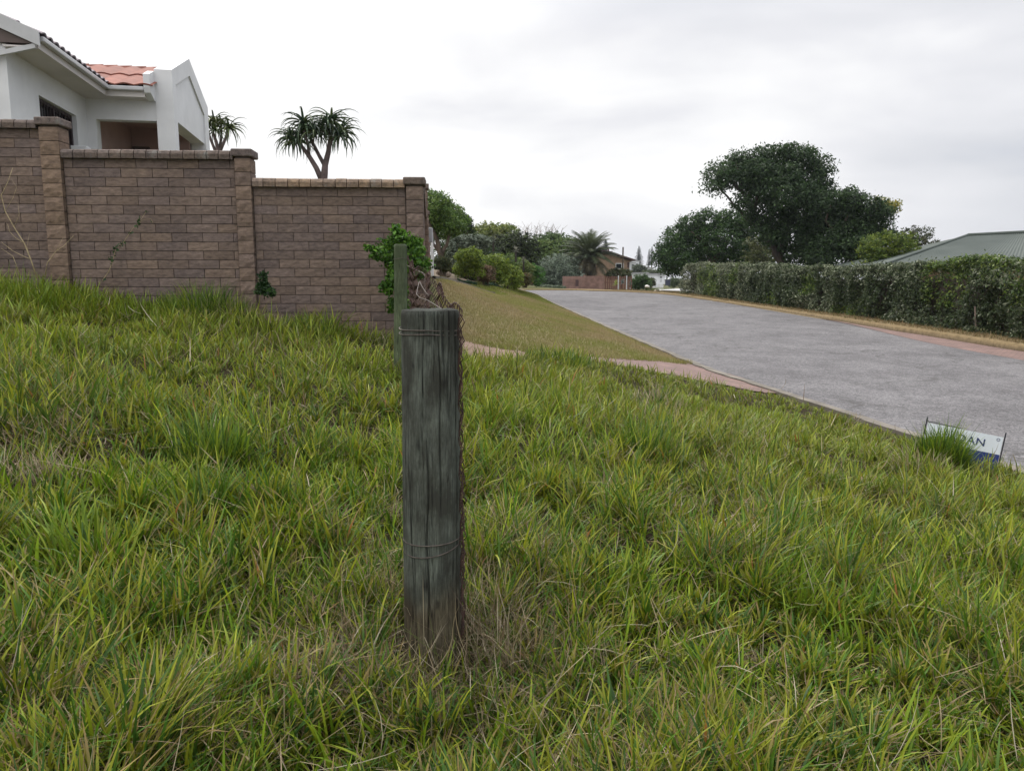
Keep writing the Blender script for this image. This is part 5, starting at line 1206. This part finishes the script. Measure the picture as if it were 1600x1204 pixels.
# ------------------------------------------------------------ grass
def blades(name, X, Y, Z, az, lean, curl, length, width, c0, c1, seg, mat='blade', twist=None, **kw):
    n = len(X); dh = np.c_[np.cos(az), np.sin(az), np.zeros(n)]; tw = az+np.pi/2+(twist if twist is not None else 0)
    sd_ = np.c_[np.cos(tw), np.sin(tw), np.zeros(n)]
    pos = np.c_[X, Y, Z]; V_ = np.empty((n, seg+1, 2, 3)); Cc = np.empty((n, seg+1, 2, 3)); ang = lean.copy()
    for k in range(seg+1):
        t = k/seg; w_ = width*(.62+.9*t-1.48*t*t)*.5 if k < seg else width*.03
        V_[:, k, 0] = pos-sd_*w_[:, None]; V_[:, k, 1] = pos+sd_*w_[:, None]
        cc = c0*(1-t)+c1*t; Cc[:, k, 0] = cc; Cc[:, k, 1] = cc
        st = (length/seg)[:, None]; pos = pos+(dh*np.sin(ang)[:, None]+np.array([0, 0, 1.])*np.cos(ang)[:, None])*st; ang = ang+curl/seg*(.5+t)
    b_ = (np.arange(n)*(seg+1)*2)[:, None]; k = np.arange(seg)[None]*2
    Fq = np.stack([b_+k, b_+k+1, b_+k+3, b_+k+2], -1).reshape(-1, 4)
    return npmesh(name, V_.reshape(-1, 3), Fq, M[mat], col=Cc.reshape(-1, 3), smooth=True, **kw)
EXTRA = []
def grass_points(n, ylo, yhi, pw_):
    u_ = (rng.random(n)*2-1); t = rng.random(n)
    Y = (ylo**(1-pw_)+(yhi**(1-pw_)-ylo**(1-pw_))*t)**(1/(1-pw_)) if abs(pw_-1) > 1e-6 else ylo*(yhi/ylo)**t
    X = u_*(Y*.80+.9); keep = poly_in(X, Y, GRASS) & (Y < WALL(X)-.02) | (poly_in(X, Y, GRASS) & (X > -.9))
    keep &= np.hypot(X-B1[0], Y-B1[1]) > .10
    return X[keep], Y[keep]
def tall_grass():
    n = 720000
    X, Y = grass_points(n, .55, 12.3, 1.0); 
    # thinning patches
    d = vnoise(X*2.2, Y*2.2, 71); keep = rng.random(len(X)) < (.30+1.0*d); X = X[keep]; Y = Y[keep]; n = len(X)
    # pull blades together into tufts
    ct = .13; jx = np.round(X/ct+vnoise(X*3, Y*3, 72)*1.5)*ct; jy = np.round(Y/ct+vnoise(X*3, Y*3, 73)*1.5)*ct
    pull = rng.random(n)**.6*.85; X2 = X*(1-pull)+(jx+(vnoise(jx*31, jy*17, 74)-.5)*ct)*pull; Y2 = Y*(1-pull)+(jy+(vnoise(jx*13, jy*29, 75)-.5)*ct)*pull
    ok = poly_in(X2, Y2, GRASS) & ((Y2 < WALL(X2)-.03) | (X2 > -.9)); ok &= np.hypot(X2-B1[0], Y2-B1[1]) > .11; X, Y, jx, jy = X2[ok], Y2[ok], jx[ok], jy[ok]; n = len(X)
    dist = np.hypot(X, Y); tid = vnoise(jx*37.7, jy*41.3, 76)
    big = vnoise(X*.8+3, Y*.8, 77); mid_ = vnoise(X*2.1, Y*2.1, 78); fine = vnoise(X*6, Y*6, 79)
    az = vnoise(jx*19, jy*23, 80)*2*np.pi*1.3+rng.normal(size=n)*1.7+.8
    # kinds: 0 lush blade, 1 thin blade, 2 straw, 3 flat thatch
    p_dry = np.clip(.215-.07*sstep(3, 7, dist)+.35*(mid_-.5)+.28*(fine-.5)+.16*(big-.5), .05, .75)
    # dry matted ring round the near post and in front of it
    dp = np.hypot((X-B1[0]-.12)/.55, (Y-B1[1]+.05)/.45); ring_ = np.exp(-dp**2*.9)*(.25+1.1*vnoise(X*5, Y*5, 84)); p_dry = np.clip(p_dry+.42*ring_, 0, .85)
    for (px_, py_, Yd, rr, am) in ((500, 1010, 2.3, .17, .5), (40, 1120, 1.9, .2, .3), (420, 510, 6.3, .8, .3), (1030, 640, 7, .5, .3), (1080, 800, 4.2, .4, .3), (1380, 1000, 2.6, .3, .2), (60, 760, 3.8, .35, .35), (1240, 700, 6.2, .6, .25)):
        q = at(px_, py_, Yd); p_dry += am*np.exp(-(((X-q[0])**2+(Y-Yd)**2)/rr**2))
    r_ = rng.random(n); dry = r_ < np.clip(p_dry, 0, .92); flat = dry & (rng.random(n) < .45)
    wide = (~dry) & (rng.random(n) < .22+.4*(tid > .6))
    sc = np.clip(.86+1.25*(mid_-.5)+.65*(tid-.5), .36, 1.7)*(1-.35*ring_)
    edge_ = 1-.15*sstep(10.8, 11.9, Y)
    roadf = (.50+.50*sstep(.0, .8, road_sd(X, Y)))*(1-.30*sstep(.8, 1.6, X)*sstep(7.5, 9, Y))
    L_ = (.095+.150*rng.random(n)**1.0)*sc*edge_*roadf; L_ = np.where(wide, L_*1.30, L_); L_ = np.where(dry, L_*.95, L_); L_ = np.where(flat, L_*1.0, L_)
    L_ *= np.interp(dist, [1.4, 3, 8], [.95, .95, .88])
    lean = np.abs(rng.normal(size=n))*.50+.10; lean = np.where(dry, np.abs(rng.normal(size=n))*.55+.25, lean); lean = np.where(flat, 1.25+rng.normal(size=n)*.25, lean)
    curl = rng.random(n)*1.15+.1; curl = np.where(flat, rng.normal(size=n)*.5, curl); curl = np.where(rng.random(n) < .12, curl+1.0, curl)
    w_ = np.where(wide, .0085+.0050*rng.random(n), .0042+.0034*rng.random(n)); w_ = np.where(dry, .0022+.0028*rng.random(n), w_); w_ *= np.interp(dist, [1.2, 2.5, 5, 12], [.85, .90, 1.0, 1.5])
    G = np.array([(.165, .265, .012), (.120, .215, .010), (.230, .295, .016), (.075, .160, .012), (.260, .280, .022), (.045, .110, .014)])
    kk = (np.clip(tid*.55+big*.25+rng.random(n)*.35, 0, .999)*6).astype(int) % 6; far = sstep(3, 8, dist)
    g_ = G[kk]; g_ = g_*(.84+.16*sstep(2.2, 4.5, dist))[:, None]; g_ = g_*(1-far[:, None]*.45)+np.array((.225, .255, .030))*far[:, None]*.45  # near greens dimmed by camera distance, partly to paint in vignetting
    S = np.array([(.34, .27, .16), (.25, .19, .11), (.165, .115, .07), (.42, .35, .23), (.12, .08, .05), (.27, .175, .095)])
    s_ = S[rng.integers(0, 6, n)]; sb = vnoise(X*4.2, Y*4.2, 83)[:, None]; s_ = s_*(.7+.5*sb)
    c1 = np.where(dry[:, None], s_, g_)*(1+rng.normal(size=(n, 1))*.22)
    tipdry = (~dry) & (rng.random(n) < .22); c2 = np.where(tipdry[:, None], c1*.2+np.array((.30, .20, .09))*.8, c1*1.08)
    c0 = np.where(dry[:, None], s_*.8, g_*.26+np.array((.030, .022, .009))); orange = (rng.random(n) < .008); c1 = np.where(orange[:, None], np.array((.34, .15, .04)), c1)  # c0: dead sheath brown, darkened further to paint shade between tufts
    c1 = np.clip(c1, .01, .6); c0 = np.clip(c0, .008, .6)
    Z = gz(X, Y)-.012+np.where(flat, rng.random(n)**1.3*.13*sc, 0)
    tw = rng.normal(size=n)*.5
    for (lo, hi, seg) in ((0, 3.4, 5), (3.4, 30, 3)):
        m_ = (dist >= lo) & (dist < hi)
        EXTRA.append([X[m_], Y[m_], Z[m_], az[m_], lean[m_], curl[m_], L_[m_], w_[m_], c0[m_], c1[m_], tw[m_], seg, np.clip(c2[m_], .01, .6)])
tall_grass()
# tall tufts against the wall, in front of the sign and elsewhere
def tuft(px_, py_, Yd, rad, n, Lm, cols, w_=.006, lean_=.35):
    q = at(px_, py_, Yd); r_ = rad*np.sqrt(rng.random(n)); th = rng.random(n)*2*np.pi; X = q[0]+r_*np.cos(th); Y = Yd+r_*np.sin(th)*.6
    ok = Y < np.where(X < -.9, WALL(X)-.04, 99); X, Y, r_, th = X[ok], Y[ok], r_[ok], th[ok]; n = len(X)
    ch = 3.0 if w_ < .0045 else 1.1; az = th+rng.normal(size=n)*ch; lean = np.abs(lean_*(.15+.6*r_/rad)+rng.normal(size=n)*(.55 if w_ < .0045 else .28)); L_ = Lm*(.30+.80*rng.random(n)**1.2)*(1.12-.5*(r_/rad)**2); C_ = np.array(cols)[rng.integers(0, len(cols), n)]*(1+rng.normal(size=(n, 1))*.2)
    EXTRA.append([X, Y, gz(X, Y)-.02, az, lean, rng.random(n)*1.1+.2, L_, np.full(n, w_)*(.6+.8*rng.random(n)), np.clip(C_*.75, .01, 1), np.clip(C_, .01, 1), rng.normal(size=n)*.5, 4])
GR = [(.17, .25, .02), (.12, .19, .015), (.22, .27, .025)]; DG = [(.05, .11, .02), (.07, .13, .02), (.10, .165, .025)]; ST = [(.36, .29, .18), (.26, .20, .12), (.42, .36, .25)]; BR = [(.22, .16, .09), (.15, .11, .065), (.28, .22, .13), (.10, .13, .03)]
for a_ in [(325, 470, 7.45, .42, 1400, .42, GR+DG, .008, .5), (335, 468, 7.5, .16, 300, .40, DG, .009, .3), (360, 475, 7.4, .40, 500, .34, ST, .005, .6), (290, 480, 7.3, .35, 500, .30, GR, .008, .5), (490, 495, 7.4, .30, 500, .30, GR+DG, .008, .5), (80, 450, 7.2, .8, 1200, .30, GR, .008, .4), (20, 440, 7.2, .6, 900, .36, GR, .008, .4), (570, 505, 7.6, .35, 500, .20, ST+DG, .006, .5), (230, 455, 7.5, .5, 500, .26, GR, .007, .5), (430, 480, 7.55, .45, 600, .24, ST+GR, .006, .5),
           (1480, 705, 6.55, .10, 300, .42, DG+GR, .008, .32), (1450, 705, 6.7, .15, 260, .30, GR+ST, .007, .4), (1474, 712, 6.45, .10, 700, .50, DG+GR, .010, .24), (1498, 716, 6.4, .05, 420, .42, GR+DG, .009, .26), (1456, 712, 6.5, .10, 600, .46, GR+DG, .009, .26), (1467, 712, 6.45, .08, 350, .46, GR, .009, .26), (1460, 712, 6.6, .11, 240, .42, GR+DG, .008, .3), (1465, 700, 6.5, .10, 200, .36, GR+ST, .007, .3), (1440, 720, 6.2, .25, 500, .30, GR+ST, .008, .4), (1010, 690, 5.2, .22, 600, .36, DG+GR, .008, .5), (1030, 610, 7.6, .3, 500, .32, DG+ST, .009, .4), (870, 575, 10.2, .5, 600, .30, GR+DG, .011, .4), (1200, 635, 8.6, .5, 500, .22, GR, .010, .4),
           (330, 720, 3.9, .22, 420, .34, GR+DG, .009, .5), (400, 790, 3.4, .22, 360, .30, DG, .008, .55), (760, 780, 3.1, .12, 140, .26, GR, .010, .5), (820, 760, 3.3, .16, 220, .24, DG, .009, .7), (130, 900, 2.7, .2, 280, .34, GR, .011, .45), (960, 850, 3.0, .2, 260, .27, GR, .009, .5), (1250, 860, 3.1, .25, 320, .26, GR, .009, .5), (600, 760, 3.5, .12, 140, .22, ST, .004, .7), (590, 900, 2.75, .17, 230, .34, BR+ST, .0034, .5), (600, 880, 2.8, .17, 120, .28, GR+DG, .008, .5), (560, 840, 3.1, .16, 170, .28, BR+ST, .0035, .6), (765, 880, 2.7, .14, 240, .33, BR+ST+ST, .0034, .55), (770, 900, 2.65, .16, 110, .26, GR+DG, .008, .5), (795, 950, 2.5, .15, 200, .28, BR+ST, .0034, .7), (742, 840, 2.95, .08, 110, .30, ST+BR, .003, .5), (690, 1060, 2.2, .16, 200, .18, BR+ST, .003, .9), (480, 1010, 2.25, .12, 260, .15, ST, .003, .9), (1160, 980, 2.6, .10, 120, .12, ST, .003, .9), (1185, 980, 2.62, .07, 80, .14, ST, .003, .8), (60, 790, 3.4, .25, 500, .20, ST, .004, .8), (100, 1150, 1.9, .2, 350, .15, ST+BR, .0028, .9), (960, 735, 4.2, .12, 200, .22, BR, .004, .6), (1490, 690, 6.6, .08, 200, .46, DG+GR, .008, .26)]:
    tuft(*a_)
def clump_near():
    # broad foreground blades, thickest at the bottom of the view
    n = 7000; X = (rng.random(n)*2-1)*2.3; Y = .95+rng.random(n)**1.2*2.6; ok = np.hypot(X-B1[0], Y-B1[1]) > .2; k_ = vnoise(X*3.2, Y*3.2, 91) > .38; ok &= k_; X, Y = X[ok], Y[ok]; n = len(X)
    az = vnoise(X*1.5, Y*1.5, 92)*9+rng.normal(size=n)*1.5; C_ = np.array([(.18, .27, .014), (.13, .22, .014), (.24, .30, .02), (.07, .14, .016)])[rng.integers(0, 4, n)]*(1+rng.normal(size=(n, 1))*.15)
    EXTRA.append([X, Y, gz(X, Y)-.02, az, np.abs(rng.normal(size=n))*.35+.1, rng.random(n)*1.1+.1, .13+.13*rng.random(n), .0070+.0050*rng.random(n), np.clip(C_*.7, .01, 1), C_.clip(.01, 1), rng.normal(size=n)*.6, 6])
clump_near()
def loose_straw():
    # long dead stems lying across the sward
    n = 6000; u_ = rng.random(n)*2-1; Y = 1.0*(11.5/1.0)**rng.random(n); X = u_*(Y*.8+.6); k_ = poly_in(X, Y, GRASS) & ((Y < WALL(X)-.1) | (X > -.9)) & (vnoise(X*2.6, Y*2.6, 101) > .34) & (np.hypot(X-B1[0], Y-B1[1]) > .2); X, Y = X[k_], Y[k_]; n = len(X); d_ = np.hypot(X, Y)
    S = np.array([(.42, .35, .23), (.34, .27, .16), (.26, .19, .11), (.48, .42, .31), (.20, .13, .08)]); C_ = S[rng.integers(0, 5, n)]*(.75+.45*rng.random((n, 1)))
    EXTRA.append([X, Y, gz(X, Y)+.02+.10*rng.random(n), rng.random(n)*2*np.pi, 1.15+rng.normal(size=n)*.35, rng.normal(size=n)*.9, .10+.20*rng.random(n)**1.4, (.0018+.0018*rng.random(n))*np.interp(d_, [1.5, 4, 12], [1, 1.4, 3.0]), C_*.85, C_, rng.normal(size=n), 4])
loose_straw()
def thatch():
    # dead stems lying over and round the near post
    n = 2000; r_ = np.abs(rng.normal(size=n))*.45+.02; th = rng.random(n)*2*np.pi; X = B1[0]+.10+r_*np.cos(th)*1.25; Y = B1[1]-.05+r_*np.sin(th)*.8; ok = np.hypot(X-B1[0], Y-B1[1]) > .105; X, Y = X[ok], Y[ok]; n = len(X)
    hgt = rng.random(n)**1.6*.16*np.exp(-((X-B1[0]-.1)**2)/.12); S = np.array([(.27, .215, .13), (.19, .145, .09), (.34, .29, .20), (.13, .095, .06), (.10, .12, .03)]); C_ = S[rng.integers(0, 5, n)]*(.8+.4*rng.random((n, 1)))
    EXTRA.append([X, Y, gz(X, Y)+hgt, rng.random(n)*2*np.pi, .85+rng.normal(size=n)*.4, rng.normal(size=n)*1.1, .10+.20*rng.random(n)**1.5, .0016+.0022*rng.random(n), C_*.8, C_, rng.normal(size=n), 5])
thatch()
def assemble():
    # one object: every blade resampled to 4 or 6 rows is kept by building each group and joining the arrays
    VV = []; FF = []; CC = []; off = 0
    for (X, Y, Z, az, lean, curl, L_, w_, c0, c1, tw, seg, *more) in EXTRA:
        n = len(X); dh = np.c_[np.cos(az), np.sin(az), np.zeros(n)]; t2 = az+np.pi/2+tw; sd_ = np.c_[np.cos(t2), np.sin(t2), np.zeros(n)]
        pos = np.c_[X, Y, Z]; V_ = np.empty((n, seg+1, 2, 3), dtype=np.float32); Cc = np.empty((n, seg+1, 2, 3), dtype=np.float32); ang = lean.copy()
        for k in range(seg+1):
            t = k/seg; ww_ = w_*max(.06, (.66+1.1*t-1.70*t**2.4))*.5
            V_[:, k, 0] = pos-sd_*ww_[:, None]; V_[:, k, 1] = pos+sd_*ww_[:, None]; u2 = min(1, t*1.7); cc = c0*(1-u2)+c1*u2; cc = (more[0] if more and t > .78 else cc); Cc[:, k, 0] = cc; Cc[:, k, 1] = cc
            pos = pos+(dh*np.sin(ang)[:, None]+np.array([0, 0, 1.])*np.cos(ang)[:, None])*(L_/seg)[:, None]; ang = ang+curl/seg*(.5+t)
        b_ = (np.arange(n)*(seg+1)*2)[:, None]+off; k = np.arange(seg)[None]*2
        FF.append(np.stack([b_+k, b_+k+1, b_+k+3, b_+k+2], -1).reshape(-1, 4)); VV.append(V_.reshape(-1, 3)); CC.append(Cc.reshape(-1, 3)); off += V_.size//3
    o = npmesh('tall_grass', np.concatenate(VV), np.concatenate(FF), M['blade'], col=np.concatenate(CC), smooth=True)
    tag(o, 'tall unmown grass with dry straw filling the foreground slope', 'grass', kind='stuff'); print('grass blades', sum(len(e_[0]) for e_ in EXTRA))
assemble()
def lawn():
    n = 130000; x0, y0, x1, y1 = -2.4, 12, 3.6, 50; t = rng.random(n*3); Y = 12*(50/12)**t; X = x0+(x1-x0)*rng.random(n*3); k_ = poly_in(X, Y, LAWN); X, Y = X[k_][:n], Y[k_][:n]; n = len(X)
    f_ = vnoise(X*.9, Y*.5, 95); str_ = vnoise(X*.4+Y*.05, Y*1.6+X*1.2, 96)
    # greener strip beyond the dividing line
    dl = np.interp(X, [-2.1, -.67, 2.1], [21, 27, 36.5]); up_ = sstep(-.6, .6, Y-dl)
    f2_ = vnoise(X*2.6, Y*1.4, 97); pg_ = np.clip(.33+.65*(f_-.5)+.55*(str_-.5)+.5*(f2_-.5)+.55*up_, 0, 1); g_ = rng.random(n) < pg_
    pg2 = np.clip(pg_+(rng.random(n)-.5)*.25, 0, 1)[:, None]; C_ = (np.array((.20, .235, .04))*pg2+np.array((.33, .26, .135))*(1-pg2))*(1+rng.normal(size=(n, 1))*.08)
    EXTRA.clear(); L_ = (.025+.035*rng.random(n))*np.interp(Y, [12, 40], [1, 1.8])
    lip = (line_dist(X, Y, np.array([(-.3, 12.3), (1.6, 13.3), (3.42, 14.55)])) < .22); L_ = np.where(lip, L_*2.2, L_)
    gap = np.abs(Y-dl) < .10; L_ = np.where(gap, L_*.3, L_)
    V_ = [X, Y, gz(X, Y)-.004, rng.random(n)*6.283, np.abs(rng.normal(size=n))*.6, rng.random(n)*.8, L_, (.006+.006*rng.random(n))*np.interp(Y, [12, 40], [1, 3]), C_*.8, C_.clip(.01, 1), rng.normal(size=n), 2]
    (X, Y, Z, az, lean, curl, L_, w_, c0, c1, tw, seg) = V_
    tag(blades('lawn_grass', X, Y, Z, az, lean, curl, L_, w_, c0, c1, seg, twist=tw), 'short mown lawn of mixed green and straw blades', 'grass', kind='stuff')
lawn()
def verge_grass():
    n = 45000; Y = 9*(62/9)**rng.random(n); X = np.interp(Y, RPs[:140, 1], RPs[:140, 0])+.10+rng.random(n)**.8*1.2; k_ = rng.random(n) < .9; X, Y = X[k_], Y[k_]; n = len(X)
    C_ = np.array([(.27, .195, .10), (.21, .15, .08), (.16, .14, .05), (.10, .12, .03)])[rng.choice(4, n, p=[.4, .33, .17, .10])]*(1+rng.normal(size=(n, 1))*.15)
    z = road_z(Y)+.05+.05*sstep(40, 20, Y)+.02
    tag(blades('verge_grass', X, Y, z, rng.random(n)*6.283, np.abs(rng.normal(size=n))*.7, rng.random(n), (.03+.05*rng.random(n))*np.where(rng.random(n) < .05, 2.5, 1), (.008+.006*rng.random(n))*np.interp(Y, [10, 50], [1, 3]), C_*.8, C_, 2, twist=rng.normal(size=n)), 'dry straw coloured grass on the verge below the hedge', 'grass', kind='stuff')
verge_grass()
def crest_green():
    n = 9000; P0 = [at(1010, 447, 74), at(1032, 453, 68), at(1056, 446, 84), at(1040, 443, 96), at(1020, 444, 92)]; pl_ = [(float(p_[0]), float(p_[1])) for p_ in P0]; a_ = np.array(pl_); x0, y0 = a_.min(0)-1; x1, y1 = a_.max(0)
    X = x0+(x1-x0)*rng.random(n); Y = y0+(y1-y0)*rng.random(n); k_ = poly_in(X, Y, pl_); X, Y = X[k_], Y[k_]; n = len(X); C_ = np.array([(.13, .16, .04), (.17, .16, .07), (.09, .13, .03)])[rng.integers(0, 3, n)]
    tag(blades('crest_grass', X, Y, gz(X, Y), rng.random(n)*6.283, np.abs(rng.normal(size=n))*.6, rng.random(n), .10+.12*rng.random(n), .05+.04*rng.random(n), C_*.8, C_, 2), 'small green grass patch beside the pale side road', 'grass', kind='stuff')
crest_green()
# ------------------------------------------------------------ sea air
def haze():
    m, n, l, bs = newmat('haze'); n.remove(bs)
    v = n.new("ShaderNodeVolumePrincipled"); v.inputs['Color'].default_value = (.80, .86, .95, 1); v.inputs['Density'].default_value = 0.0002; v.inputs['Anisotropy'].default_value = .3
    l.new(v.outputs[0], n["Material Output"].inputs['Volume'])
    mb = MB(); mb.box(-900, 900, -80, 1000, -12, 30); o = mb.build('haze', m); tag(o, kind='stuff')
haze()
